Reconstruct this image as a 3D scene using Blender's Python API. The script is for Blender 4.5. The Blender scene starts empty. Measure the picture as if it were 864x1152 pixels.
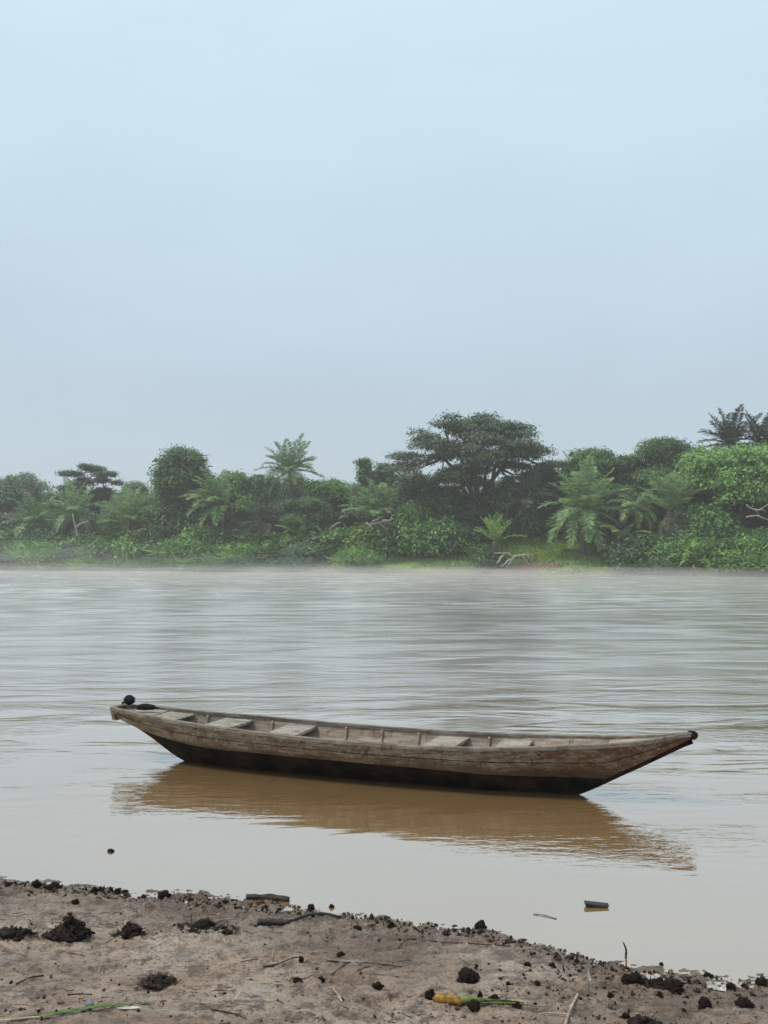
import bpy, bmesh, math, random
import numpy as np
np.seterr(over='ignore')
from mathutils import Vector, Matrix

F, YH, CX, CH = 1100.0, 625.0, 432.0, 2.2      # focal length (px of the 864x1152 frame), horizon row, centre column, eye height
rad = math.radians
scene = bpy.context.scene
COL = scene.collection
RNG = np.random.default_rng(11)

# ------------------------------------------------------------------ noise
def _h(ix, iy, iz, s):
    n = (ix.astype(np.int64)*374761393 + iy.astype(np.int64)*668265263 + iz.astype(np.int64)*2147483647 + s*974634777) & 0xffffffff
    n = ((n ^ (n >> 13))*1274126177) & 0xffffffff
    n = ((n ^ (n >> 15))*2246822519) & 0xffffffff
    return ((n ^ (n >> 16)) & 0xffffff)/float(0xffffff)*2-1
def noise(x, y, z=0.0, s=0):
    x, y, z = np.broadcast_arrays(np.asarray(x, float), np.asarray(y, float), np.asarray(z, float))
    ix, iy, iz = np.floor(x), np.floor(y), np.floor(z)
    fx, fy, fz = x-ix, y-iy, z-iz
    ux, uy, uz = [f*f*f*(f*(f*6-15)+10) for f in (fx, fy, fz)]
    r = 0
    for dx in (0, 1):
        for dy in (0, 1):
            for dz in (0, 1):
                w = (ux if dx else 1-ux)*(uy if dy else 1-uy)*(uz if dz else 1-uz)
                r = r + w*_h(ix+dx, iy+dy, iz+dz, s)
    return r
def fbm(x, y, z=0.0, s=0, o=4, g=.5):
    r, a, t = 0, 1.0, 0
    for k in range(o):
        r = r + a*noise(np.asarray(x)*2**k+k*13.7, np.asarray(y)*2**k+k*7.3, np.asarray(z)*2**k, s+k)
        t += a; a *= g
    return r/t
def sstep(a, b, x):
    t = np.clip((np.asarray(x, float)-a)/(b-a), 0, 1)
    return t*t*(3-2*t)

# ------------------------------------------------------------------ mesh helpers
class MB:
    def __init__(self): self.v, self.f, self.n, self.mi = [], [], 0, []
    def add(self, V, Fs, mi=0):
        V = np.asarray(V, float).reshape(-1, 3)
        for fa in (Fs if isinstance(Fs, list) else [Fs]):
            fa = np.asarray(fa, int)
            if len(fa): self.f.append(fa+self.n); self.mi.append(np.full(len(fa), mi))
        self.v.append(V); self.n += len(V); return self
    def mesh(self, name, mats, smooth=False):
        me = bpy.data.meshes.new(name)
        V = np.concatenate(self.v)
        me.vertices.add(len(V)); me.vertices.foreach_set('co', V.astype(np.float32).ravel())
        loops = np.concatenate([a.ravel() for a in self.f])
        sizes = np.concatenate([np.full(len(a), a.shape[1]) for a in self.f])
        starts = np.concatenate([[0], np.cumsum(sizes)[:-1]])
        me.loops.add(len(loops)); me.loops.foreach_set('vertex_index', loops.astype(np.int32))
        me.polygons.add(len(sizes)); me.polygons.foreach_set('loop_start', starts.astype(np.int32))
        try: me.polygons.foreach_set('loop_total', sizes.astype(np.int32))
        except Exception: pass
        for m in (mats if isinstance(mats, (list, tuple)) else [mats]): me.materials.append(m)
        me.polygons.foreach_set('material_index', np.concatenate(self.mi).astype(np.int32))
        me.update(calc_edges=True); me.validate()
        me.polygons.foreach_set('use_smooth', np.full(len(me.polygons), smooth))
        me.update()
        return me
    def build(self, name, mats, parent=None, loc=(0, 0, 0), smooth=False):
        o = bpy.data.objects.new(name, self.mesh(name, mats, smooth)); COL.objects.link(o)
        o.parent = parent; o.location = loc
        return o
def tag(o, label=None, cat=None, group=None, kind=None):
    for k, v in (('label', label), ('category', cat), ('group', group), ('kind', kind)):
        if v: o[k] = v
    return o
def empty(name, loc=(0, 0, 0), rz=0.0):
    o = bpy.data.objects.new(name, None); COL.objects.link(o); o.location = loc; o.rotation_euler = (0, 0, rz)
    o.empty_display_size = .2
    return o
def copy_tree(src, parent=None):
    c = src.copy(); COL.objects.link(c); c.parent = parent
    for ch in [x for x in KIDS.get(src.name, [])]:
        copy_tree(ch, c)
    return c
KIDS = {}
def kids(root, *ch): KIDS[root.name] = list(ch)

def tube(path, radii, n=8, caps=True, squash=1.0):
    P = np.asarray(path, float); radii = np.broadcast_to(np.asarray(radii, float), (len(P),))
    T = np.gradient(P, axis=0); T /= np.linalg.norm(T, axis=1)[:, None]+1e-9
    up = np.array([0, 0, 1.0]) if abs(T[0][2]) < .9 else np.array([1.0, 0, 0])
    V = []
    a = np.linspace(0, 2*math.pi, n, endpoint=False)
    A = np.cross(up, T[0]); A /= np.linalg.norm(A)
    for p, t, r in zip(P, T, radii):
        A = A-t*A.dot(t); A /= np.linalg.norm(A)+1e-9
        B = np.cross(t, A)
        V.append(p+r*(np.cos(a)[:, None]*A+np.sin(a)[:, None]*B*squash))
    V = np.concatenate(V); m = len(P)
    i = np.arange(m-1)[:, None]*n; j = np.arange(n)[None]; k = (j+1) % n
    Q = np.stack([i+j, i+k, i+n+k, i+n+j], -1).reshape(-1, 4)
    Fs = [Q]
    if caps: Fs += [np.arange(n)[::-1][None], (np.arange(n)+(m-1)*n)[None]]
    return V, Fs
def boxv(x0, x1, y0, y1, z0, z1):
    V = np.array([[x, y, z] for x in (x0, x1) for y in (y0, y1) for z in (z0, z1)], float)
    Q = np.array([[0, 1, 3, 2], [4, 6, 7, 5], [0, 4, 5, 1], [2, 3, 7, 6], [0, 2, 6, 4], [1, 5, 7, 3]])
    return V, Q
def gridf(nx, ny):
    i = np.arange(nx-1)[:, None]; j = np.arange(ny-1)[None]
    a = i*ny+j
    return np.stack([a, a+ny, a+ny+1, a+1], -1).reshape(-1, 4)
def bevel(o, w, seg=2):
    m = o.modifiers.new('bevel', 'BEVEL'); m.width = w; m.segments = seg; m.limit_method = 'ANGLE'
_ico = {}
def ico(sub):
    if sub not in _ico:
        bm = bmesh.new(); bmesh.ops.create_icosphere(bm, subdivisions=sub, radius=1)
        _ico[sub] = (np.array([v.co[:] for v in bm.verts]), np.array([[v.index for v in f.verts] for f in bm.faces])); bm.free()
    return _ico[sub]

# ------------------------------------------------------------------ materials
def newmat(name):
    m = bpy.data.materials.new(name); m.use_nodes = True
    nt = m.node_tree; nt.nodes.clear()
    out = nt.nodes.new('ShaderNodeOutputMaterial')
    return m, nt, out
class NT:
    def __init__(self, nt): self.nt = nt
    def n(self, t, **kw):
        nd = self.nt.nodes.new(t)
        for k, v in kw.items(): setattr(nd, k, v)
        return nd
    def l(self, a, b): self.nt.links.new(a, b)
    def coord(self, scale=(1, 1, 1), out='Object', loc=(0, 0, 0), rot=(0, 0, 0)):
        tc = self.n('ShaderNodeTexCoord'); mp = self.n('ShaderNodeMapping')
        mp.inputs['Scale'].default_value = scale; mp.inputs['Location'].default_value = loc; mp.inputs['Rotation'].default_value = rot
        self.l(tc.outputs[out], mp.inputs['Vector']); return mp.outputs[0]
    def noise(self, vec, scale=1, detail=4, rough=.55, dist=0.0):
        x = self.n('ShaderNodeTexNoise'); x.inputs['Scale'].default_value = scale; x.inputs['Detail'].default_value = detail
        x.inputs['Roughness'].default_value = rough; x.inputs['Distortion'].default_value = dist
        if vec is not None: self.l(vec, x.inputs['Vector'])
        return x.outputs['Fac']
    def ramp(self, fac, stops, interp='LINEAR'):
        r = self.n('ShaderNodeValToRGB'); cr = r.color_ramp; cr.interpolation = interp
        while len(cr.elements) < len(stops): cr.elements.new(.5)
        for e, (p, c) in zip(cr.elements, stops):
            e.position = p; e.color = (c[0], c[1], c[2], 1) if isinstance(c, (tuple, list)) else (c, c, c, 1)
        self.l(fac, r.inputs['Fac']); return r.outputs['Color']
    def mix(self, fac, a, b, blend='MIX'):
        m = self.n('ShaderNodeMix', data_type='RGBA', blend_type=blend)
        for s, v in ((m.inputs[0], fac), (m.inputs[6], a), (m.inputs[7], b)):
            if isinstance(v, (int, float)): s.default_value = v
            elif isinstance(v, tuple): s.default_value = (*v, 1)
            else: self.l(v, s)
        return m.outputs[2]
    def math(self, op, a, b=None, c=None, clamp=False):
        m = self.n('ShaderNodeMath', operation=op, use_clamp=clamp)
        for i, v in enumerate((a, b, c)):
            if v is None: continue
            if isinstance(v, (int, float)): m.inputs[i].default_value = v
            else: self.l(v, m.inputs[i])
        return m.outputs[0]
    def bump(self, h, strength=1, dist=.01, normal=None):
        b = self.n('ShaderNodeBump'); b.inputs['Strength'].default_value = strength if isinstance(strength, (int, float)) else 1
        b.inputs['Distance'].default_value = dist
        self.l(h, b.inputs['Height'])
        if not isinstance(strength, (int, float)): self.l(strength, b.inputs['Strength'])
        if normal is not None: self.l(normal, b.inputs['Normal'])
        return b.outputs[0]
    def bsdf(self, color, rough, normal=None, spec=.5):
        p = self.n('ShaderNodeBsdfPrincipled')
        for s, v in (('Base Color', color), ('Roughness', rough), ('Specular IOR Level', spec)):
            if isinstance(v, (int, float)): p.inputs[s].default_value = v
            elif isinstance(v, tuple): p.inputs[s].default_value = (*v, 1)
            else: self.l(v, p.inputs[s])
        if normal is not None: self.l(normal, p.inputs['Normal'])
        return p.outputs[0]

def simple(name, c1, c2, scale=6, rough=.8, bump=.3, bscale=25, bdist=.01, stretch=(1, 1, 1), spec=.18):
    m, nt, out = newmat(name); N = NT(nt)
    co = N.coord(stretch)
    n1 = N.noise(co, scale, 6, .6)
    col = N.ramp(n1, [(.40, c1), (.60, c2)])
    h = N.noise(co, bscale, 6, .65)
    N.l(N.bsdf(col, rough, N.bump(h, bump, bdist), spec), out.inputs[0])
    return m

def leafmat(name, dark, light, var=.35, scale=.35, transl=.30, tip=None, spec=.28):
    m, nt, out = newmat(name); N = NT(nt)
    geo = N.n('ShaderNodeNewGeometry'); oi = N.n('ShaderNodeObjectInfo')
    co = N.coord((1, 1, 1))
    n1 = N.noise(co, scale, 4, .6)
    n2 = N.noise(co, scale*4.2, 3, .6)
    f = N.math('ADD', N.math('MULTIPLY', N.math('SUBTRACT', n1, .5), 1.1), N.math('MULTIPLY', N.math('SUBTRACT', n2, .5), 1.3))
    f = N.math('ADD', N.math('ADD', f, .36), N.math('MULTIPLY', geo.outputs['Random Per Island'], var))
    f = N.math('ADD', f, N.math('MULTIPLY', oi.outputs['Random'], .22))
    st = [(.30, dark), (.95, light)]
    if tip: st.append((1.0, tip))
    col = N.ramp(f, st)
    d = N.bsdf(col, .42, None, spec)
    t = N.n('ShaderNodeBsdfTranslucent'); N.l(col, t.inputs['Color'])
    mx = N.n('ShaderNodeMixShader'); mx.inputs[0].default_value = transl
    N.l(d, mx.inputs[1]); N.l(t.outputs[0], mx.inputs[2]); N.l(mx.outputs[0], out.inputs[0])
    return m

M = {}
M['leaf_dark'] = leafmat('leaf_dark', (0.021, 0.052, 0.023), (0.116, 0.216, 0.079))
M['leaf_big'] = leafmat('leaf_blackish_green', (0.017, 0.035, 0.020), (0.072, 0.120, 0.057), transl=.12)
M['leaf_mid'] = leafmat('leaf_mid', (0.034, 0.085, 0.032), (0.183, 0.343, 0.104))
M['leaf_light'] = leafmat('leaf_light', (0.053, 0.126, 0.034), (0.256, 0.457, 0.122), tip=(.26, .40, .12))
M['leaf_yellow'] = leafmat('leaf_yellow_green', (0.074, 0.153, 0.032), (0.281, 0.419, 0.085))
M['leaf_grey'] = leafmat('leaf_grey_green', (.052, .098, .055), (.19, .29, .16))
M['palm'] = leafmat('palm_leaf', (0.044, 0.087, 0.040), (0.256, 0.393, 0.171), var=.5)
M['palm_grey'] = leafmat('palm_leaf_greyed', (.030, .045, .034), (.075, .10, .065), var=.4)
M['palm_bright'] = leafmat('palm_leaf_bright', (.09, .18, .045), (.32, .46, .12), var=.45)
M['frond_dry'] = leafmat('dry_frond', (.10, .08, .05), (.26, .22, .14), var=.5, transl=.1)
M['grass'] = leafmat('grass_blades', (.11, .20, .035), (.28, .44, .09), var=.5, scale=.25, tip=(.24, .24, .10))
M['bark'] = simple('bark', (.05, .042, .034), (.14, .12, .10), 3, .9, .6, 12, .05)
M['bark_dark'] = simple('dark_bark', (.022, .019, .016), (.060, .052, .045), 3, .9, .6, 12, .05)
M['palm_bark'] = simple('palm_bark', (.08, .07, .055), (.19, .17, .14), 4, .9, .6, 10, .05)
M['deadwood'] = simple('bleached_wood', (.20, .18, .15), (.42, .39, .34), 3, .85, .4, 14, .02, (1, 1, 4))
M['clod'] = simple('black_mud_clod', (.007, .005, .004), (.045, .030, .022), 14, .8, 1.0, 60, .010, spec=.12)
M['clod_brown'] = simple('brown_mud_clod', (.05, .038, .030), (.13, .10, .082), 14, .7, .9, 60, .006)
M['weed'] = simple('rotting_weed', (.005, .004, .003), (.030, .020, .014), 40, .85, .9, 90, .004)
M['twig'] = simple('wet_twig', (.018, .012, .009), (.06, .042, .032), 30, .75, .5, 80, .002)
M['twig_pale'] = simple('dry_twig', (.20, .16, .12), (.38, .32, .25), 20, .8, .5, 80, .002)
M['reed'] = simple('green_reed', (.05, .10, .025), (.14, .19, .07), 9, .55, .3, 60, .001)
M['reed_pale'] = simple('reed_stripe', (.20, .20, .11), (.32, .31, .19), 20, .6, .2, 60, .001)
M['stone_grey'] = simple('grey_pebble', (.10, .11, .12), (.20, .21, .22), 20, .55, .4, 80, .002)
M['driftlog'] = simple('wet_drift_log', (.014, .013, .011), (.055, .050, .042), 12, .5, .7, 60, .004, (1, 6, 6))
M['rubber'] = simple('blackened_rubber', (.005, .005, .005), (.018, .017, .016), 12, .8, .5, 60, .004, spec=.12)
M['plastic_scrap'] = simple('pale_scrap', (.20, .19, .17), (.46, .44, .40), 20, .45, .4, 40, .004)
M['stalk_yellow'] = simple('yellow_stalk_skin', (.07, .03, .01), (.36, .20, .035), 22, .45, .5, 70, .002)
M['stalk_green'] = simple('green_stalk_skin', (.05, .06, .02), (.20, .22, .07), 22, .45, .4, 70, .002)

def wood(name, base, pale, stain, stain_at=.56, bow=0.0, rough=.78, busy=0.0):
    m, nt, out = newmat(name); N = NT(nt)
    g = N.noise(N.coord((1.3, 22, 22)), 1.6, 8, .65, .4)                # long grain
    fine = N.noise(N.coord((5, 70, 70)), 1.4, 6, .7)
    col = N.ramp(g, [(.38, base), (.60, pale)])
    col = N.mix(N.math('MULTIPLY', fine, .55), col, tuple(x*.45 for x in base), 'MIX')
    s1 = N.noise(N.coord((1.7, 1.7, 3.4), loc=(3, 1, 7)), 3.1, 12, .74, .5)  # worn, stained areas
    if bow:
        sep = N.n('ShaderNodeSeparateXYZ'); N.l(N.coord(), sep.inputs[0])
        w = N.math('MULTIPLY', N.math('SMOOTH_MIN', N.math('MULTIPLY', N.math('SUBTRACT', sep.outputs[0], 3.9), .45, clamp=True), 1.0, .1), bow)
        s1 = N.math('ADD', s1, w)
    f = N.ramp(s1, [(stain_at-.06, 0.0), (stain_at+.10, 1.0)])
    col = N.mix(N.math('MULTIPLY', f, .9), col, stain)
    s2 = N.noise(N.coord((9, 2, 2.2), loc=(1, 9, 2)), 3.2, 8, .7, 1.2)         # scuffs running down
    f2 = N.ramp(s2, [(.60-busy, 0.0), (.66-busy, 1.0)])
    col = N.mix(N.math('MULTIPLY', f2, .7), col, tuple(x*.22 for x in base))
    s3 = N.noise(N.coord((4, 3, 6), loc=(5, 3, 1)), 4.5, 6, .65)
    f3 = N.ramp(s3, [(.60-busy, 0.0), (.70-busy, 1.0)])
    col = N.mix(N.math('MULTIPLY', f3, .45), col, tuple(min(1, x*1.25) for x in pale))
    if bow:        # dirt line creeping up from the chine
        sz = N.n('ShaderNodeSeparateXYZ'); N.l(N.coord(), sz.inputs[0])
        lv = N.math('ADD', sz.outputs[2], N.math('MULTIPLY', N.math('SUBTRACT', N.noise(N.coord((3, 1, 5)), 1.8, 8, .7), .5), .34))
        col = N.mix(N.math('MULTIPLY', N.ramp(lv, [(.225, 1.0), (.30, 0.0)]), .8), col, (.055, .030, .018))
    h = N.math('ADD', N.math('MULTIPLY', g, .7), N.math('MULTIPLY', fine, .5))
    h = N.math('SUBTRACT', h, N.math('MULTIPLY', f2, .3))
    N.l(N.bsdf(col, rough, N.bump(h, .8, .006), .35), out.inputs[0])
    return m
M['hull'] = wood('weathered_hull_wood', (.100, .073, .046), (.29, .25, .18), (.085, .034, .016), .515, bow=.11, busy=.035)
M['inner'] = wood('bare_inner_wood', (.22, .17, .13), (.42, .36, .30), (.14, .085, .055), .56)
M['rail'] = wood('gunwale_wood', (.115, .092, .070), (.28, .25, .21), (.06, .040, .028), .56)
M['thwart'] = wood('grey_seat_wood', (.21, .185, .15), (.42, .39, .34), (.12, .085, .06), .56, busy=.02)
M['tar'] = simple('tarred_bottom', (.004, .0035, .003), (.022, .013, .009), 4, .85, .5, 30, .004, spec=.05)

# mud: one sheet, damp and glossy where it lies close to the water
def mudmat():
    m, nt, out = newmat('river_mud'); N = NT(nt)
    co = N.coord()
    n1 = N.noise(co, 1.1, 6, .6, .3); n2 = N.noise(co, 9, 8, .68); n3 = N.noise(co, 70, 6, .7)
    col = N.ramp(n1, [(.38, (.28, .185, .125)), (.50, (.43, .312, .228)), (.62, (.54, .44, .355))])
    dk = N.ramp(n2, [(.42, 1.0), (.50, 0.0)])  # dark mud in the bump hollows, doubling as painted-in shade of the pits
    col = N.mix(N.math('MULTIPLY', dk, .75), col, (.10, .062, .040))
    sl = N.ramp(N.noise(N.coord((1, 2.6, 1), loc=(2, 6, 0)), 16, 7, .72, .8), [(.40, 1.0), (.46, 0.0)])
    col = N.mix(N.math('MULTIPLY', sl, .72), col, (.075, .046, .032))
    sp = N.ramp(n3, [(.38, 1.0), (.46, 0.0)])  # finer pits likewise: dirt plus their shade, put into the colour
    col = N.mix(N.math('MULTIPLY', sp, .7), col, (.075, .048, .034))
    pl = N.ramp(N.noise(N.coord((1, 2.4, 1), loc=(4, 2, 0)), 5, 6, .6), [(.52, 0.0), (.62, 1.0)])
    col = N.mix(N.math('MULTIPLY', pl, .45), col, (.46, .40, .35))
    geo = N.n('ShaderNodeNewGeometry'); sep = N.n('ShaderNodeSeparateXYZ'); N.l(geo.outputs['Position'], sep.inputs[0])
    wet = N.ramp(N.math('ADD', N.math('MULTIPLY', sep.outputs[2], 12), N.math('MULTIPLY', N.math('SUBTRACT', n1, .5), 1.0)), [(.25, 1.0), (.95, 0.0)])
    col = N.mix(N.math('MULTIPLY', wet, .62), col, (.115, .080, .060))
    wetp = N.ramp(N.noise(co, 2.3, 5, .6), [(.42, 0.0), (.56, .85)])
    r = N.math('SUBTRACT', .62, N.math('MULTIPLY', N.math('MAXIMUM', wet, wetp), .45))
    hn = N.math('ADD', N.math('MULTIPLY', n2, 1.0), N.math('MULTIPLY', n3, .38))
    hn = N.math('ADD', hn, N.math('MULTIPLY', N.noise(co, 240, 4, .7), .12))
    N.l(N.bsdf(col, r, N.bump(hn, 1.0, .065), .75), out.inputs[0])
    return m
M['mud'] = mudmat()

def bankmat():
    m, nt, out = newmat('bank_soil'); N = NT(nt)
    co = N.coord(); n1 = N.noise(co, .25, 6, .6); n2 = N.noise(co, 2.2, 6, .65)
    geo = N.n('ShaderNodeNewGeometry'); sep = N.n('ShaderNodeSeparateXYZ'); N.l(geo.outputs['Position'], sep.inputs[0])
    green = N.ramp(n2, [(.3, (.08, .14, .03)), (.7, (.17, .25, .06))])
    soil = N.ramp(n2, [(.3, (.075, .050, .036)), (.7, (.17, .125, .095))])
    z = N.math('ADD', N.math('MULTIPLY', sep.outputs[2], .55), N.math('MULTIPLY', N.math('SUBTRACT', n1, .5), 1.6))
    f = N.ramp(z, [(.12, 0.0), (.36, 1.0)])
    for cx_, cy_, rx_ in ((18.3, 116.5, 3.8), (29.8, 112.0, 4.2), (40, 106.5, 4.6)):     # bare earth showing
        sb = N.n('ShaderNodeVectorMath', operation='DISTANCE'); N.l(geo.outputs['Position'], sb.inputs[0]); sb.inputs[1].default_value = (cx_, cy_, 1.0)
        g_ = N.math('ADD', N.math('DIVIDE', sb.outputs['Value'], rx_), N.math('MULTIPLY', N.math('SUBTRACT', n2, .5), 1.5))
        f = N.math('MULTIPLY', f, N.ramp(g_, [(.75, 0.0), (1.0, 1.0)]))
    N.l(N.bsdf(N.mix(f, soil, green), .9, N.bump(n2, .6, .1), .2), out.inputs[0])
    return m
M['bank'] = bankmat()

def watermat():
    m, nt, out = newmat('muddy_river_water'); N = NT(nt)
    geo = N.n('ShaderNodeNewGeometry'); sep = N.n('ShaderNodeSeparateXYZ'); N.l(geo.outputs['Position'], sep.inputs[0])
    Y = sep.outputs[1]
    patch = N.noise(N.coord((.05, .16, 1), rot=(0, 0, .05)), 1.0, 4, .6, .5)       # smooth slicks and ruffled reaches
    patch2 = N.noise(N.coord((.35, .9, 1), loc=(3, 8, 0), rot=(0, 0, -.1)), 1.0, 3, .55, .4)
    pm = N.ramp(patch, [(.38, .50), (.60, 1.0)])
    pm2 = N.ramp(patch2, [(.42, .12), (.62, 1.0)])
    lee = N.ramp(N.math('DIVIDE', Y, 40), [(.15, .07), (.20, .30), (.28, .95), (.45, 1.35), (1.0, 1.25)])
    amp = N.math('MULTIPLY', N.math('MULTIPLY', pm, lee), pm2)
    sub_ = N.n('ShaderNodeVectorMath', operation='SUBTRACT'); N.l(geo.outputs['Position'], sub_.inputs[0]); sub_.inputs[1].default_value = (1.7, 7.45, 0)   # ripples running out from the bow
    mul_ = N.n('ShaderNodeVectorMath', operation='MULTIPLY'); N.l(sub_.outputs[0], mul_.inputs[0]); mul_.inputs[1].default_value = (.62, 1.35, 0)
    len_ = N.n('ShaderNodeVectorMath', operation='LENGTH'); N.l(mul_.outputs[0], len_.inputs[0])
    bowr = N.ramp(len_.outputs[1], [(.35, .42), (1.0, 0.0)])
    sub2 = N.n('ShaderNodeVectorMath', operation='SUBTRACT'); N.l(geo.outputs['Position'], sub2.inputs[0]); sub2.inputs[1].default_value = (-1.4, 8.9, 0)
    mul2 = N.n('ShaderNodeVectorMath', operation='MULTIPLY'); N.l(sub2.outputs[0], mul2.inputs[0]); mul2.inputs[1].default_value = (.40, 1.2, 0)
    len2 = N.n('ShaderNodeVectorMath', operation='LENGTH'); N.l(mul2.outputs[0], len2.inputs[0])
    amp = N.math('ADD', amp, N.math('ADD', bowr, N.ramp(len2.outputs[1], [(.3, .22), (1.0, 0.0)])))
    a = N.noise(N.coord((.9, 2.6, 1), rot=(0, 0, .08)), 1.0, 3, .5, .3)
    b = N.noise(N.coord((3.2, 10, 1), rot=(0, 0, -.12)), 1.0, 3, .5, .2)
    c = N.noise(N.coord((12, 26, 1), rot=(0, 0, .1)), 1.0, 2, .5)
    h = N.math('ADD', N.math('MULTIPLY', a, .013), N.math('ADD', N.math('MULTIPLY', b, .0155), N.math('MULTIPLY', c, .0052)))
    nrm = N.bump(N.math('MULTIPLY', h, amp), 1.0, 1.0)
    silt = N.noise(N.coord((.2, .5, 1)), 1.0, 4, .6)
    col = N.ramp(silt, [(.3, (.22, .136, .060)), (.7, (.265, .170, .080))])
    dif = N.n('ShaderNodeBsdfDiffuse'); N.l(col, dif.inputs[0]); 
    gl = N.n('ShaderNodeBsdfGlossy'); N.l(N.math('ADD', N.ramp(N.math('DIVIDE', Y, 70, clamp=True), [(.12, .02), (.17, .06), (.25, .19), (.5, .19), (1.0, .18)]), N.math('MULTIPLY', N.math('MULTIPLY', amp, N.math('DIVIDE', Y, 60, clamp=True)), .10)), gl.inputs['Roughness']); gl.inputs['Color'].default_value = (1.0, .962, .918, 1)
    N.l(nrm, gl.inputs['Normal'])
    lw = N.n('ShaderNodeLayerWeight'); lw.inputs['Blend'].default_value = .5
    fac = N.ramp(lw.outputs['Facing'], [(.0, .06), (.45, .30), (.62, .52), (.76, .66), (.84, .80), (.91, .89), (1.0, .95)])
    mx = N.n('ShaderNodeMixShader'); N.l(fac, mx.inputs[0]); N.l(dif.outputs[0], mx.inputs[1]); N.l(gl.outputs[0], mx.inputs[2])
    N.l(mx.outputs[0], out.inputs[0])
    return m
M['water'] = watermat()

# ------------------------------------------------------------------ near mud bank
shore_px = [(0, 993), (60, 998), (130, 1003), (200, 1008), (260, 1013), (330, 1021), (400, 1031), (470, 1041), (520, 1046), (560, 1052),
            (600, 1063), (640, 1074), (690, 1086), (720, 1097), (770, 1101), (864, 1104)]
SX, SY = [], []
for px, py in shore_px:
    d = CH*F/(py-YH); SX.append((px-CX)/F*d); SY.append(d)
SX = [-300, -40, -8, -4.5]+SX+[3.2, 6, 40, 300]
SY = [30, 12, 7.6, 7.0]+SY+[4.95, 4.5, 1, -10]
def shoreY(x): return np.interp(x, SX, SY)
def mud_h(x, y, fine=True):
    x = np.asarray(x, float); y = np.asarray(y, float)
    d = shoreY(x)-y
    z = np.where(d > 0, .070*d+.004*d*d*(d < 4)+np.where(d >= 4, .064, 0), .10*d)
    z = np.clip(z, -1.5, None); z = np.where(z > .55, .55+(z-.55)*.25, z)
    z = z + .030*fbm(x*.9, y*1.3, 0, 3, 3)*sstep(.0, .9, d)
    z = z + .013*fbm(x*2.6, y*3.6, 0, 5, 4)
    if fine:
        near = sstep(-.5, .1, d)
        z = z + near*.010*fbm(x*11, y*13, 0, 9, 5, .65)
        rg_ = 1-np.abs(fbm(x*4.5, y*8, 0, 91, 4, .6))*2.2                   # trodden, crusted ridges
        z = z + near*.014*np.clip(rg_, 0, 1)**3*sstep(-.25, .3, fbm(x*.9, y*1.3, 0, 93, 2))
        z = z + near*.0035*np.clip(fbm(x*40, y*46, 0, 95, 2)-.1, 0, 1)*2
        lum = np.clip(fbm(x*15, y*17, 0, 21, 3, .6)-.12, 0, 1)         # little raised lumps, thick along the water line
        z = z + near*lum*(.020+.022*np.exp(-((d-.22)/.16)**2)+.03*sstep(.1, .7, fbm(x*.8, y*1.1, 0, 31, 2)))
        pit = np.clip(-fbm(x*7, y*9, 0, 41, 3)-.15, 0, 1)
        z = z - near*pit*.022
    return z
def axis_grid(lo, a, b, hi, step, g=1.22):
    mid = list(np.arange(a, b+step*.5, step)); L, R = [], []
    s, p = step, a
    while p > lo: s *= g; p -= s; L.append(p)
    s, p = step, mid[-1]
    while p < hi: s *= g; p += s; R.append(p)
    return np.array(L[::-1]+mid+R)
gx = axis_grid(-400, -3.1, 2.7, 400, .0080, 1.12); gy = axis_grid(-400, 4.3, 7.0, 30, .0070, 1.12)
GX, GY = np.meshgrid(gx, gy, indexing='ij')
V = np.stack([GX, GY, mud_h(GX, GY)], -1).reshape(-1, 3)
mud = MB().add(V, gridf(len(gx), len(gy))).build('mud_bank', M['mud'], smooth=True)
tag(mud, 'damp brown mud bank in the foreground', None, None, 'structure')

def on_mud(px, py, dz=0.0):
    d = np.linspace(3, 9, 1200); x = (px-CX)/F*d; zr = CH-(py-YH)/F*d
    zg = mud_h(x, d, False)
    i = np.argmax(zr <= np.maximum(zg, 0))
    return float(x[i]), float(d[i]), float(max(mud_h(x[i], d[i]), 0)+dz)

# ------------------------------------------------------------------ water
wx = axis_grid(-1500, -3.5, 3.5, 1500, .04, 1.2); wy = axis_grid(-60, 4.6, 11, 2200, .035, 1.2)
WX, WY = np.meshgrid(wx, wy, indexing='ij')
WZ = 0*WX
rY = 5.80-.17*(WX-.88)+.05*noise(WX*1.3, 0, 0, 5)                       # one low wavelet coming in by the shore
q = (WY-rY)/.035
WZ += .0045*np.exp(-q*q)*sstep(-.5, .9, WX)*sstep(9, 4, WX)
q2 = (WY-(shoreY(WX)+.16+.04*noise(WX*2, 0, 3, 6)))/.03
WZ += .0022*np.exp(-q2*q2)*(np.abs(WX) < 6)
nearw = np.exp(-((WX/5)**2))*sstep(11, 9, WY)
WZ += nearw*.0016*fbm(WX*1.2, WY*4.5, 0, 77, 3)
water = MB().add(np.stack([WX, WY, WZ], -1).reshape(-1, 3), gridf(len(wx), len(wy))).build('water', M['water'], smooth=True)
tag(water, 'muddy brown river water reflecting the pale sky', None, None, 'structure')

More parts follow.
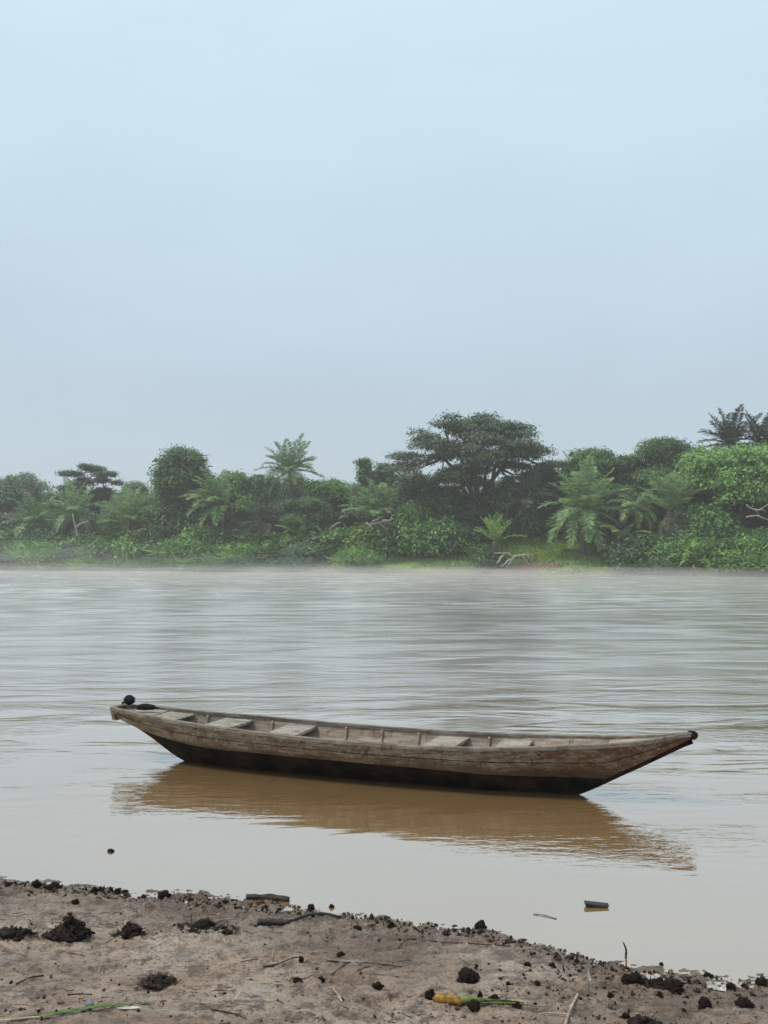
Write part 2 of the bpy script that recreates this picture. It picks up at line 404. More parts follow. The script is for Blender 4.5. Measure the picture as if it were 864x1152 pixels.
# ------------------------------------------------------------------ far bank
D0, SL = 122.4, .485
T2 = np.array([1, -SL])/math.hypot(1, SL); N2 = np.array([SL, 1])/math.hypot(1, SL)
def ao(x, y):
    rx, ry = np.asarray(x, float), np.asarray(y, float)-D0
    return rx*T2[0]+ry*T2[1], rx*N2[0]+ry*N2[1]
def bank_h_ao(a, o):
    w = o+1.1*noise(a*.11, 0, 0, 61)+.5*noise(a*.4, 0, 0, 62)
    right = sstep(-25, 12, a)
    z = np.where(w < 0, w*.35, 0)
    z = z + sstep(0, .9, w)*(.15+.30*right)+sstep(.5, 14, w)*(2.0+2.3*right)+sstep(12, 60, w)*1.2
    z = z + .35*fbm(a*.16, o*.16, 0, 65, 3)*sstep(.5, 6, w)+.10*fbm(a*.9, o*.9, 0, 66, 3)*sstep(.2, 2, w)
    return z
def bank_h(x, y):
    a, o = ao(x, y); return bank_h_ao(a, o)
ga = axis_grid(-1500, -90, 75, 1500, .5, 1.2); go = axis_grid(-25, -3, 24, 2500, .35, 1.2)
GA, GO = np.meshgrid(ga, go, indexing='ij')
V = np.stack([GA*T2[0]+GO*N2[0], D0+GA*T2[1]+GO*N2[1], bank_h_ao(GA, GO)], -1).reshape(-1, 3)
tag(MB().add(V, gridf(len(ga), len(go))).build('far_bank', M['bank'], smooth=True), 'low far river bank of soil and turf', None, None, 'structure')

def wd(px): return D0/(1+SL*(px-CX)/F)
def spot(px, off):
    d = wd(px)+off; x = (px-CX)/F*d
    return x, d, float(bank_h(x, d)), d/F       # X, Y, ground z, metres per pixel

# grass on the far bank
def blades(P, H, rng, width=.07, lean=.5):
    n = len(P)
    az = rng.uniform(0, 2*math.pi, n); s = np.stack([np.cos(az), np.sin(az), 0*az], -1)*width
    b = rng.uniform(0, 2*math.pi, n); L = np.stack([np.cos(b)*lean, np.sin(b)*lean, 0*b+1], -1)
    V = np.stack([P-s, P+s, P+s*.7+L*H[:, None]*.6, P-s*.7+L*H[:, None]*.6], 1)
    tip = P+L*H[:, None]*np.array([1.25, 1.25, 1.0])
    VV = np.concatenate([V, tip[:, None]], 1).reshape(-1, 3)
    i = np.arange(n)[:, None]*5
    return VV, [i+np.array([0, 1, 2, 3]), i+np.array([3, 2, 4])]
n = 130000
a = RNG.uniform(-85, 70, n); o = RNG.uniform(.2, 15, n)**1.0
dens = fbm(a*.12, o*.3, 0, 71, 3)
keep = (dens > -.30) & (RNG.uniform(0, 1, n) < np.clip(o/.9, .5, 1))
soil = (a > 28) & (o < 2.2) & (RNG.uniform(0, 1, n) < .8)
keep &= ~soil
BARE = []
for px_, off_, rx_, ry_ in ((588, 2.2, 3.6, 2.0), (720, 1.0, 4.5, 1.0), (845, 1.2, 5.0, 1.0), (690, 3.2, 2.2, 1.2)):
    d_ = D0/(1+SL*(px_-CX)/F)+off_; x_ = (px_-CX)/F*d_; aa, oo = ao(x_, d_); BARE.append((x_, d_, rx_, ry_))
    keep &= ~((((a-aa)/rx_)**2+((o-oo)/ry_)**2+.5*noise(a*1.2, o*1.2, 0, 8)) < 1)
a, o = a[keep], o[keep]
P = np.stack([a*T2[0]+o*N2[0], D0+a*T2[1]+o*N2[1], bank_h_ao(a, o)-.03], -1)
H = RNG.uniform(.15, .42, len(a))*(1+.9*np.clip(fbm(a*.25, o*.4, 0, 73, 2), -.5, 1))
g = MB().add(*blades(P, H, RNG, .09, .55)).build('grass', M['grass'])
tag(g, 'bright green grass covering the far bank', None, None, 'stuff')

# ------------------------------------------------------------------ vegetation generators
def quads(P, N, D, L, W, curl=.15):
    """leaf quads: base point P, normal N, direction D"""
    D = D-N*(D*N).sum(1)[:, None]; D /= np.linalg.norm(D, axis=1)[:, None]+1e-9
    S = np.cross(N, D)
    L = L[:, None]; W = W[:, None]
    V = np.stack([P, P+D*L*.45+S*W-N*L*curl*.3, P+D*L-N*L*curl, P+D*L*.5-S*W-N*L*curl*.3], 1).reshape(-1, 3)
    i = np.arange(len(P))[:, None]*4
    return V, i+np.array([0, 1, 2, 3])
def unit(a): return a/(np.linalg.norm(a, axis=-1)[..., None]+1e-9)
def cloud(mb, C, R, rng, sub=80, per=8, leaf=.35, spread=.5, low=-.45, mi=0, aspect=.42):
    """leaf clumps over and inside each ellipsoid (C, R)"""
    C = np.asarray(C, float); R = np.asarray(R, float)
    vol = (R[:, 0]*R[:, 1]*R[:, 2])**(2/3); cnt = np.maximum(8, (sub*vol/vol.mean())).astype(int)
    idx = np.repeat(np.arange(len(C)), cnt)
    d = unit(rng.normal(size=(len(idx), 3))); d[:, 2] = np.where(d[:, 2] < low, -d[:, 2], d[:, 2])
    rr = np.where(rng.uniform(size=len(idx)) < .72, rng.uniform(.82, 1.12, len(idx)), rng.uniform(.35, .85, len(idx)))
    S = C[idx]+d*R[idx]*rr[:, None]
    keep = rng.uniform(size=len(idx)) > .10
    S, d = S[keep], d[keep]
    k = rng.integers(max(2, per//2), int(per*1.5)+1, len(S)); j = np.repeat(np.arange(len(S)), k)
    size = rng.uniform(.6, 1.35, len(S))[j]
    P = S[j]+rng.normal(size=(len(j), 3))*np.array([1, 1, .55])*spread*size[:, None]
    N = unit(d[j]*.7+np.array([0, 0, .75])+rng.normal(size=(len(j), 3))*.45)
    D = unit(d[j]+rng.normal(size=(len(j), 3))*.8-np.array([0, 0, .2]))
    L = leaf*rng.uniform(.6, 1.4, len(j)); 
    V, Fq = quads(P, N, D, L, L*aspect*.5*rng.uniform(.8, 1.2, len(j)), .2)
    mb.add(V, Fq, mi)
def limb(mb, p0, p1, r0, r1, rng, bend=.12, n=7, sides=6):
    p0, p1 = np.asarray(p0, float), np.asarray(p1, float)
    t = np.linspace(0, 1, n)[:, None]; L = np.linalg.norm(p1-p0)
    off = rng.normal(size=3)*bend*L; off2 = rng.normal(size=3)*bend*L*.5
    P = p0+(p1-p0)*t+off*np.sin(t*math.pi)+off2*np.sin(t*2*math.pi)
    P[:, 2] += 0
    mb.add(*tube(P, np.linspace(r0, r1, n), sides)); return P

def tree_bushy(w, h, rng, base=.25, blobs=12, leaf=.44, sub=170, per=8, mat='leaf_mid', trunk_r=.28, flat=.8, top=.75, lean=0):
    """rounded, uneven crown"""
    C, R = [], []; leaf = leaf*rng.uniform(.72, 1.35)
    for i in range(blobs):
        u = rng.uniform(0, 1); z = base+(1-base)*(u**.8)*.92
        prof = math.sin(math.pi*min(1, max(.05, (z-base)/(1-base)*top+(1-top)*.9)))**.6
        ang = i*2.399+rng.uniform(-.4, .4); rr = w/2*prof*rng.uniform(.35, .78)
        r = w*rng.uniform(.15, .24)
        C.append((rr*math.cos(ang), rr*math.sin(ang), min(z*h, h-r*flat*.9))); R.append((r, r, r*flat))
    r = w*.22; C.append((0, 0, h-r*flat*1.0)); R.append((r, r, r*flat))
    C.append((0, 0, h*(base+1)/2)); R.append((w*.28, w*.28, h*(1-base)*.34))
    nb = len(C)
    for i in range(blobs*2):       # sprays that break the outline
        c0 = C[int(rng.integers(0, nb))]; r0 = w*rng.uniform(.14, .22); d_ = unit(np.array([rng.normal(), rng.normal(), abs(rng.normal())*.9+.1]))
        rs = w*rng.uniform(.035, .075); p_ = np.array(c0)+d_*np.array([r0, r0, r0*flat])*rng.uniform(.95, 1.2)
        C.append((p_[0], p_[1], min(p_[2], h+.05*w))); R.append((rs*1.2, rs*1.2, rs*.7))
    crown = MB(); cloud(crown, C, R, rng, sub*.62, per, leaf, leaf*.95)
    tr = MB(); limb(tr, (0, 0, -.6), (rng.normal()*.2, rng.normal()*.2, h*(base+.25)), trunk_r, trunk_r*.55, rng, .03, 8, 8)
    for c in C[::2]: limb(tr, (0, 0, h*(base*.6+.1)), c, trunk_r*.45, trunk_r*.1, rng, .08)
    return tr, crown

def tree_umbrella(w, h, rng, tiers=5, leaf=.36, low=.52, pads=46, trunk_r=.75):
    """wide flat-topped crown of layered pads on spreading limbs"""
    C, R = [], []
    for i in range(pads):
        f = (i+.5)/pads; ang = i*2.399+rng.uniform(-.3, .3); rr = math.sqrt(f)
        top = 1-.30*rr**2.2
        if i % 2: z = h*(top-rng.uniform(.08, .34)*(1.05-.4*rr))
        else: z = h*(top-rng.uniform(.0, .07))
        lob = 1+.16*math.sin(ang*2+1.0)+.10*math.sin(ang*5)
        z += h*.035*math.sin(ang*3+rr*5)
        rad_ = w/2*rr*rng.uniform(.78, 1.0)*lob
        r = w*rng.uniform(.05, .095)*(1.12-.35*rr)
        C.append((rad_*math.cos(ang), rad_*math.sin(ang), max(z, h*low)-r*.2)); R.append((r*1.4, r*1.4, r*.16))
    for i in range(pads//3):
        ang = i*2.399; rr = rng.uniform(.05, .78); r = w*rng.uniform(.045, .075)
        C.append((w/2*rr*math.cos(ang), w/2*rr*math.sin(ang), h*rng.uniform(low-.14, .66))); R.append((r*1.2, r*1.2, r*.35))
    crown = MB(); cloud(crown, C, R, rng, 95, 8, leaf, leaf*1.1, low=-.2)
    tr = MB(); fork = h*.30
    limb(tr, (0, 0, -.8), (.3, 0, fork), trunk_r, trunk_r*.8, rng, .02, 8, 10)
    mains = []
    for i in range(7):
        ang = i*2*math.pi/7+rng.uniform(-.3, .3); e = np.array([math.cos(ang)*w*.22, math.sin(ang)*w*.22, h*rng.uniform(.62, .74)])
        mains.append(limb(tr, (.3, 0, fork-.4), e, trunk_r*.5, trunk_r*.24, rng, .07, 9, 7))
    ends = np.array([m[-1] for m in mains]+[m[5] for m in mains])
    for c in C:
        e = ends[np.argmin(np.linalg.norm(ends-np.array(c), axis=1))]
        limb(tr, e, (c[0], c[1], c[2]-.1), trunk_r*.16, .035, rng, .06, 6, 5)
    return tr, crown

def frond(mb, base, az, el, L, rng, droop=1.1, nl=20, wl=.055, ll=.22, hang=.5, twist=0, mi=0):
    n = 11; t = np.linspace(0, 1, n); e = el-droop*(t**1.4)
    st = L/(n-1); H = np.concatenate([[0], np.cumsum(np.cos(e[:-1])*st)]); Z = np.concatenate([[0], np.cumsum(np.sin(e[:-1])*st)])
    dx, dy = math.cos(az), math.sin(az)
    P = np.stack([base[0]+H*dx, base[1]+H*dy, base[2]+Z], -1)
    mb.add(*tube(P, np.linspace(.012, .003, n)*L, 4, False), mi)
    tt = np.linspace(.10, .985, nl)
    Q = np.stack([np.interp(tt, t, P[:, k]) for k in range(3)], -1)
    T = unit(np.stack([np.interp(tt, t, g) for g in np.gradient(P, axis=0).T], -1))
    S0 = np.array([-dy, dx, 0.0])
    prof = np.sin(math.pi*(tt*.86+.12))**.7
    for s in (-1, 1):
        j = rng.normal(size=(nl, 3))*.07
        D = unit(S0*s*.95+T*(.45+.3*tt[:, None])+np.array([0, 0, -hang])+j)
        N = unit(np.cross(D, T)*s+rng.normal(size=(nl, 3))*.15)
        l = ll*L*prof*rng.uniform(.8, 1.15, nl)
        W = np.full(nl, wl*L*.28)
        V, Fq = quads(Q, N, D, l, W, .35)
        mb.add(V, Fq, mi)
def palm(R, H, rng, nf=20, el=(1.45, -.35), droop=(.7, 1.5), tr=.17, nl=40, hang=.45, lean=.04, dead=3, wl=.050, wind=0.0):
    trunk, crown = MB(), MB()
    top = np.array([rng.normal()*lean*H, rng.normal()*lean*H, H])
    t = np.linspace(0, 1, 12)[:, None]
    P = top*t**np.array([1.6, 1.6, 1.0]); P[0, 2] = -.5
    rr = tr*(1.25-.35*t[:, 0]); rr[0] *= 1.5; rr[-1] *= 1.5; rr[-2] *= 1.25
    trunk.add(*tube(P, rr, 9))
    for i in range(nf):
        f = i/(nf-1); e = el[0]+(el[1]-el[0])*f**.9+rng.normal()*.09
        az = (i*2.399+rng.uniform(-.3, .3)) % (2*math.pi); az = math.pi+(az-math.pi)*(1-wind)
        frond(crown, top+np.array([0, 0, .1]), az, e, R*rng.uniform(.95, 1.2), rng,
              droop[0]+(droop[1]-droop[0])*f+rng.normal()*.12, nl, wl, hang=hang)
    dm = MB()
    for i in range(dead):
        frond(dm, top-np.array([0, 0, .15]), rng.uniform(0, 6.28), -.7+rng.normal()*.15, R*.75, rng, .7, 14, wl, hang=.9)
    return trunk, crown, (dm if dead else None)
def banana(h, rng, nl=8):
    trunk, crown = MB(), MB()
    trunk.add(*tube([(0, 0, -.3), (.02, 0, h*.25), (0, .03, h*.5)], [h*.055, h*.045, h*.03], 8))
    for i in range(nl):
        az = i*2.399+rng.uniform(-.3, .3); el = 1.35-1.0*(i/nl)+rng.normal()*.1; L = h*rng.uniform(.5, .75); n = 9
        t = np.linspace(0, 1, n); e = el-1.35*t**1.5; st = L/(n-1)
        Hh = np.concatenate([[0], np.cumsum(np.cos(e[:-1])*st)]); Z = np.concatenate([[0], np.cumsum(np.sin(e[:-1])*st)])
        d = np.array([math.cos(az), math.sin(az), 0]); S = np.array([-d[1], d[0], 0])
        P = np.array([0, 0, h*.48])+Hh[:, None]*d+Z[:, None]*np.array([0, 0, 1])
        W = L*.15*np.sin(math.pi*np.clip(t*.9+.06, 0, 1))**.6
        crown.add(*tube(P, np.linspace(.02, .006, n)*L*.8, 4, False))
        V = np.stack([P-S*W[:, None]-np.array([0, 0, 1])*W[:, None]*.35, P, P+S*W[:, None]-np.array([0, 0, 1])*W[:, None]*.35], 1).reshape(-1, 3)
        for k in range(n-1):                       # torn into strips by the wind
            q = rng.uniform(.82, 1.0)
            for a_, b_ in ((0, 1), (1, 2)):
                v = V[[k*3+a_, k*3+b_, (k+1)*3+b_, (k+1)*3+a_]].copy()
                v[3 if a_ == 0 else 2] = v[0 if a_ == 0 else 1]*(1-q)+v[3 if a_ == 0 else 2]*q
                crown.add(v, np.array([[0, 1, 2, 3]]))
    return trunk, crown
def shrub(w, h, rng, leaf=.34, sub=46, per=8, blobs=7, spiky=False):
    C, R = [], []
    for i in range(blobs):
        ang = i*2.399; rr = w/2*math.sqrt((i+.3)/blobs)*.72; r = w*rng.uniform(.16, .25)
        z = h*(1-.45*(rr/(w/2))**2)-r*.8
        C.append((rr*math.cos(ang), rr*math.sin(ang), max(r*.5, z))); R.append((r, r, min(r, h*.55)))
        C.append((rr*.9*math.cos(ang+.3), rr*.9*math.sin(ang+.3), max(r*.35, z*.45))); R.append((r*1.05, r*1.05, min(r, h*.4)))
    fol = MB(); cloud(fol, C, R, rng, sub, per, leaf, leaf*1.1, low=-.3, aspect=.3 if spiky else .5)
    if spiky:
        n = int(220*w*.6); P = rng.normal(size=(n, 3))*np.array([w*.24, w*.24, 0])+np.array([0, 0, h*.5])
        D = unit(P*np.array([1, 1, 0])*.5+np.array([0, 0, 1.1])+rng.normal(size=(n, 3))*.35)
        V, Fq = quads(P, unit(rng.normal(size=(n, 3))), D, h*rng.uniform(.35, .62, n), np.full(n, .05), .25); fol.add(V, Fq)
    st = MB()
    for c in C[::2]: limb(st, (c[0]*.2, c[1]*.2, -.3), c, .06, .02, rng, .08, 5, 5)
    return st, fol

def put(name, parts, loc, label, cat, group=None, rz=0.0, sc=(1, 1, 1)):
    root = empty(name, loc, rz); root.scale = sc
    ch = []
    for pn, mb, mt, sm in parts:
        if mb is not None and mb.n: ch.append(mb.build(pn, M[mt], root, smooth=sm))
    kids(root, *ch); tag(root, label, cat, group)
    return root

def hgt(px, top, off):
    x, y, z, mpp = spot(px, off); return x, y, z, mpp, CH+(YH-top)*mpp-z

# --- trees that stand out: (px, top, width px, off, maker)
def bush_tree(px, ptop, wpx, off, mat, label, seed, name='broadleaf_tree', group=None, **kw):
    x, y, z, mpp, h = hgt(px, ptop, off); rng = np.random.default_rng(seed)
    tr, cr = tree_bushy(wpx*mpp*1.02, h, rng, **kw)
    return put(name, [('trunk', tr, 'bark', True), ('crown', cr, mat, False)], (x, y, z), label, 'tree', group)
x, y, z, mpp, h = hgt(537, 466, 14)
tr, cr = tree_umbrella(178*mpp, h, np.random.default_rng(4), pads=70, low=.55)
put('rain_tree', [('trunk', tr, 'bark_dark', True), ('crown', cr, 'leaf_big', False)], (x, y, z), 'very large dark spreading tree with layered flat-topped crown, tallest on the far bank', 'tree')
x, y, z, mpp, h = hgt(101, 520, 26)
tr, cr = tree_umbrella(78*mpp, h, np.random.default_rng(8), pads=26, low=.62, trunk_r=.4)
put('rain_tree', [('trunk', tr, 'bark_dark', True), ('crown', cr, 'leaf_big', False)], (x, y, z), 'smaller dark flat-topped tree on the hazy skyline behind the leftmost palms', 'tree')
bush_tree(208, 507, 96, 12, 'leaf_dark', 'dense dark upright round-crowned tree standing between the leftmost palms and the tall coconut palm', 21, base=.12, blobs=20, flat=.9, leaf=.42, sub=250, top=.35)
bush_tree(411, 517, 28, 34, 'leaf_dark', 'small dark round treetop alone on the skyline between coconut palm and big tree', 22, base=.55, blobs=6, sub=60)
bush_tree(432, 523, 24, 38, 'leaf_dark', 'low dark treetop touching the small round one on the skyline', 23, base=.5, blobs=6, sub=60)
bush_tree(660, 507, 84, 20, 'leaf_mid', 'loose green tree rising just behind the big bushy palm', 24, base=.2, blobs=14)
bush_tree(752, 495, 98, 20, 'leaf_dark', 'rounded dark green tree with clumpy top, left of the pair of feathery palms', 25, base=.25, blobs=24, flat=.5, leaf=.44, sub=150)
bush_tree(835, 508, 140, 12, 'leaf_light', 'broad bright green tree overhanging a dark hollow at the right edge', 26, base=.42, blobs=34, flat=.40, leaf=.44, sub=150)
bush_tree(895, 500, 110, 16, 'leaf_mid', 'tall green tree partly cut off by the right edge', 27, base=.2, blobs=16)
bush_tree(18, 541, 90, 34, 'leaf_grey', 'hazy grey-green tree at the left edge of the wood', 28, base=.1, blobs=14)
bush_tree(-45, 545, 90, 34, 'leaf_grey', 'hazy tree just beyond the left edge', 29, base=.1, blobs=12)
bush_tree(152, 543, 52, 24, 'leaf_grey', 'low hazy tree between the flat-topped skyline tree and the round dark one', 30, base=.15, blobs=12)
bush_tree(262, 534, 62, 22, 'leaf_mid', 'soft green tree behind the windswept palm', 31, base=.15, blobs=12)
bush_tree(296, 536, 46, 24, 'leaf_dark', 'green tree directly left of the tall coconut palm', 32, base=.15, blobs=12)
bush_tree(372, 541, 70, 18, 'leaf_mid', 'wide green tree right of the tall coconut palm', 33, base=.15, blobs=14)
bush_tree(345, 562, 70, 10, 'leaf_dark', 'bushy tree with flat green boughs in front of the coconut palm trunk', 34, base=.2, blobs=20, flat=.4, leaf=.4)
bush_tree(462, 534, 64, 22, 'leaf_grey', 'dull green tree under the left boughs of the big spreading tree', 35, base=.1, blobs=14)
bush_tree(497, 548, 64, 13, 'leaf_dark', 'dark tree in the shade of the big spreading tree, left of its trunk', 36, base=.1, blobs=12)
bush_tree(584, 546, 66, 12, 'leaf_dark', 'dark tree under the right side of the big spreading tree', 37, base=.05, blobs=14)
bush_tree(612, 523, 40, 22, 'leaf_mid', 'green tree at the tip of the big tree right boughs', 38, base=.2, blobs=10)
bush_tree(706, 516, 44, 20, 'leaf_dark', 'dark tree with ragged top between loose tree and clumpy tree', 39, base=.2, blobs=12, flat=.5)
bush_tree(800, 572, 60, 7, 'leaf_mid', 'leafy tree half hiding the dark hollow at right', 40, base=.02, blobs=16)
bush_tree(700, 560, 40, 9, 'leaf_dark', 'droopy dark thicket tree between the two near palms', 41, base=.05, blobs=10)

# --- palms: (px, crown-centre row, crown radius px, off, material, look, label)
palms = [
 (330, 529, 37, 16, 'palm', dict(nf=26, el=(1.3, -.35), droop=(.45, .9), hang=.25), 'tallest coconut palm, star-shaped crown against the sky left of centre', 'coconut_palm'),
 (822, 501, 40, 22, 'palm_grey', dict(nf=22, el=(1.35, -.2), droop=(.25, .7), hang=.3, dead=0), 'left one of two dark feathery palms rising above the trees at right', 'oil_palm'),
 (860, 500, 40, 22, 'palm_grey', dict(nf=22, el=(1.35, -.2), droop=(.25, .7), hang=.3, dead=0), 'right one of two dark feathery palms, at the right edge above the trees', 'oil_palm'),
 (655, 574, 52, 7, 'palm', dict(nf=34, el=(1.5, -.5), droop=(.35, 1.5), hang=.5), 'big full palm with long arching fronds above the open grassy bank', 'oil_palm'),
 (752, 575, 42, 6, 'palm', dict(nf=26, el=(1.45, .5), droop=(.15, .7), hang=.25, dead=9), 'palm with stiff upright fronds and brown dead base, right of the drooping palm', 'oil_palm'),
 (717, 570, 34, 6, 'palm', dict(nf=20, el=(1.0, -.6), droop=(1.3, 1.5), hang=1.0), 'drooping dull green palm next to the bright banana leaf', 'oil_palm'),
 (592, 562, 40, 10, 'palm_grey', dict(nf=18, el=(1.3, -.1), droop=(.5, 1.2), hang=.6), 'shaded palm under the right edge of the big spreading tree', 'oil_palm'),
 (84, 577, 38, 12, 'palm', dict(nf=20, el=(1.4, -.4), droop=(.5, 1.4), hang=.6), 'pale hazy palm with a forked pale trunk below the flat-topped skyline tree', 'coconut_palm'),
 (140, 588, 38, 8, 'palm', dict(nf=26, el=(1.45, .25), droop=(.2, .8), hang=.3), 'hazy low palm with fan of fronds right of the forked pale trunk', 'oil_palm'),
 (38, 588, 40, 10, 'palm', dict(nf=20, el=(1.3, -.3), droop=(.5, 1.3), hang=.6), 'faint hazy palm nearest the left edge', 'oil_palm'),
 (250, 568, 44, 9, 'palm', dict(nf=24, el=(1.45, -.1), droop=(.9, 1.3), hang=.8, wind=.5), 'windswept pale palm right of the round dark tree', 'coconut_palm'),
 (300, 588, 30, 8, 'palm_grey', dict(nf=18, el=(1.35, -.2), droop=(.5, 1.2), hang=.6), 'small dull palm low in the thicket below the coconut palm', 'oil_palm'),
 (428, 582, 44, 9, 'palm', dict(nf=24, el=(1.35, .45), droop=(.75, 1.2), hang=.45, wind=.25), 'arching palm above the bleached dead branches left of the big tree', 'oil_palm'),
 (555, 609, 30, 2.2, 'palm_bright', dict(nf=14, el=(1.5, .45), droop=(.15, .6), hang=.15, dead=2, nl=16, wl=.08), 'short bright green young palm on the water edge before the big tree', 'young_palm'),
 (470, 560, 34, 18, 'palm_grey', dict(nf=18, el=(1.3, -.2), droop=(.5, 1.2), hang=.6), 'greyish palm half hidden left of the big tree trunk', 'oil_palm'),
 (784, 630, 36, 2.0, 'palm_bright', dict(nf=18, el=(1.2, .1), droop=(.8, 1.5), hang=.5, dead=12, nl=16), 'low spreading palm with pale dead fronds hanging over the water at right', 'young_palm'),
]
for i, (px, cy, rp, off, mt, kw, lab, nm) in enumerate(palms):
    x, y, z, mpp = spot(px, off); H = CH+(YH-cy)*mpp-z; rng = np.random.default_rng(100+i)
    H = max(H, .5); tr_r = .17 if nm == 'coconut_palm' else .26
    if H < 3: tr_r = .2
    t_, c_, d_ = palm(rp*mpp, H, rng, tr=tr_r, **kw)
    put(nm, [('trunk', t_, 'palm_bark', True), ('crown', c_, mt, False), ('dead_frond_skirt', d_, 'frond_dry', False)], (x, y, z), lab, 'palm')
# --- banana plants
ban = [(338, 583, 8, 'palm_bright', 'banana plant with bright leaves below the coconut palm'),
       (312, 590, 7, 'palm_bright', 'banana plant at the left of the pair below the coconut palm'),
       (366, 585, 7.5, 'palm', 'duller banana plant with split leaves right of the bright pair'),
       (701, 580, 5, 'leaf_yellow', 'banana plant with one big yellow-green leaf beside the drooping palm')]
for i, (px, top, off, mt, lab) in enumerate(ban):
    x, y, z, mpp, h = hgt(px, top, off); t_, c_ = banana(h*1.0, np.random.default_rng(200+i))
    put('banana_plant', [('stem', t_, 'reed', True), ('leaf_crown', c_, mt, False)], (x, y, z), lab, 'banana plant')

# --- back rows of the wood: five crown shapes, copied
protos = []
for k in range(5):
    rng = np.random.default_rng(300+k)
    t_, c_ = tree_bushy(9, 11, rng, base=.02, blobs=14, leaf=.42, sub=95, flat=.8)
    protos.append(put('background_tree', [('trunk', t_, 'bark', True), ('crown', c_, ['leaf_dark', 'leaf_mid', 'leaf_grey', 'leaf_dark', 'leaf_mid'][k], False)], (0, 0, 0), '', 'tree'))
used = [False]*5
def use(pool, flags, k):
    if not flags[k]: flags[k] = True; return pool[k]
    return copy_tree(pool[k])
skyl = [(-400, 560), (-90, 545), (0, 545), (60, 548), (150, 548), (260, 538), (300, 536), (370, 538), (440, 532), (520, 535), (620, 528), (700, 520), (780, 515), (960, 515)]
rng = np.random.default_rng(5)
for row, (o0, drop, step, lab, grp) in enumerate([(46, 4, 21, 'hazy treetop in the back row of the wood, seen between the nearer crowns', 'trees in the back row of the wood'),
                                                  (19, 30, 27, 'dark tree filling the middle of the wood behind the palms', 'trees in the middle of the wood')]):
    px = -330
    while px < 1060:
        off = o0+rng.uniform(-4, 4); top = np.interp(px, [s[0] for s in skyl], [s[1] for s in skyl])+drop+rng.uniform(-5, 7)
        if row == 0 and 450 < px < 625: top += 10
        x, y, z, mpp, h = hgt(px, top, off); k = int(rng.integers(0, 5))
        r = use(protos, used, k); r.location = (x, y, z-.5); r.rotation_euler = (0, 0, rng.uniform(0, 6.28))
        ws = rng.uniform(.75, 1.0); r.scale = (ws, ws, (h+.5)/11); tag(r, lab, 'tree', grp)
        px += step*rng.uniform(.8, 1.2)

# --- shrubs on the bank
sp = []
kinds = [('leaf_mid', False), ('leaf_light', False), ('leaf_dark', False), ('leaf_grey', True), ('leaf_yellow', False), ('leaf_light', True)]
for k, (mt, spk) in enumerate(kinds):
    st, fo = shrub(5, 3.2, np.random.default_rng(400+k), spiky=spk, leaf=.40 if not spk else .5)
    sp.append(put('shrub', [('stems', st, 'bark', True), ('foliage', fo, mt, False)], (0, 0, 0), '', 'shrub'))
sused = [False]*len(sp)
marks = [(-30, 'beyond the left edge'), (38, 'below the leftmost hazy palm'), (84, 'below the forked pale palm'), (140, 'below the low fan palm'), (208, 'below the round dark tree'),
         (244, 'below the windswept palm'), (300, 'below the small dull palm'), (335, 'below the bright banana plants'), (425, 'below the bleached branches'), (470, 'left of the big tree trunk'),
         (515, 'in front of the big tree trunk'), (555, 'by the short bright palm'), (600, 'right of the root snag'), (655, 'under the big full palm'), (700, 'by the big banana leaf'),
         (752, 'under the stiff upright palm'), (800, 'before the dark hollow'), (850, 'at the right edge'), (900, 'beyond the right edge')]
cname = {0: 'mid green', 1: 'bright green', 2: 'dark green', 3: 'grey-green spiky', 4: 'yellow-green', 5: 'light green tufted'}
rows = {'A': 'upslope', 'B': 'halfway up the bank', 'C': 'low at the water edge'}
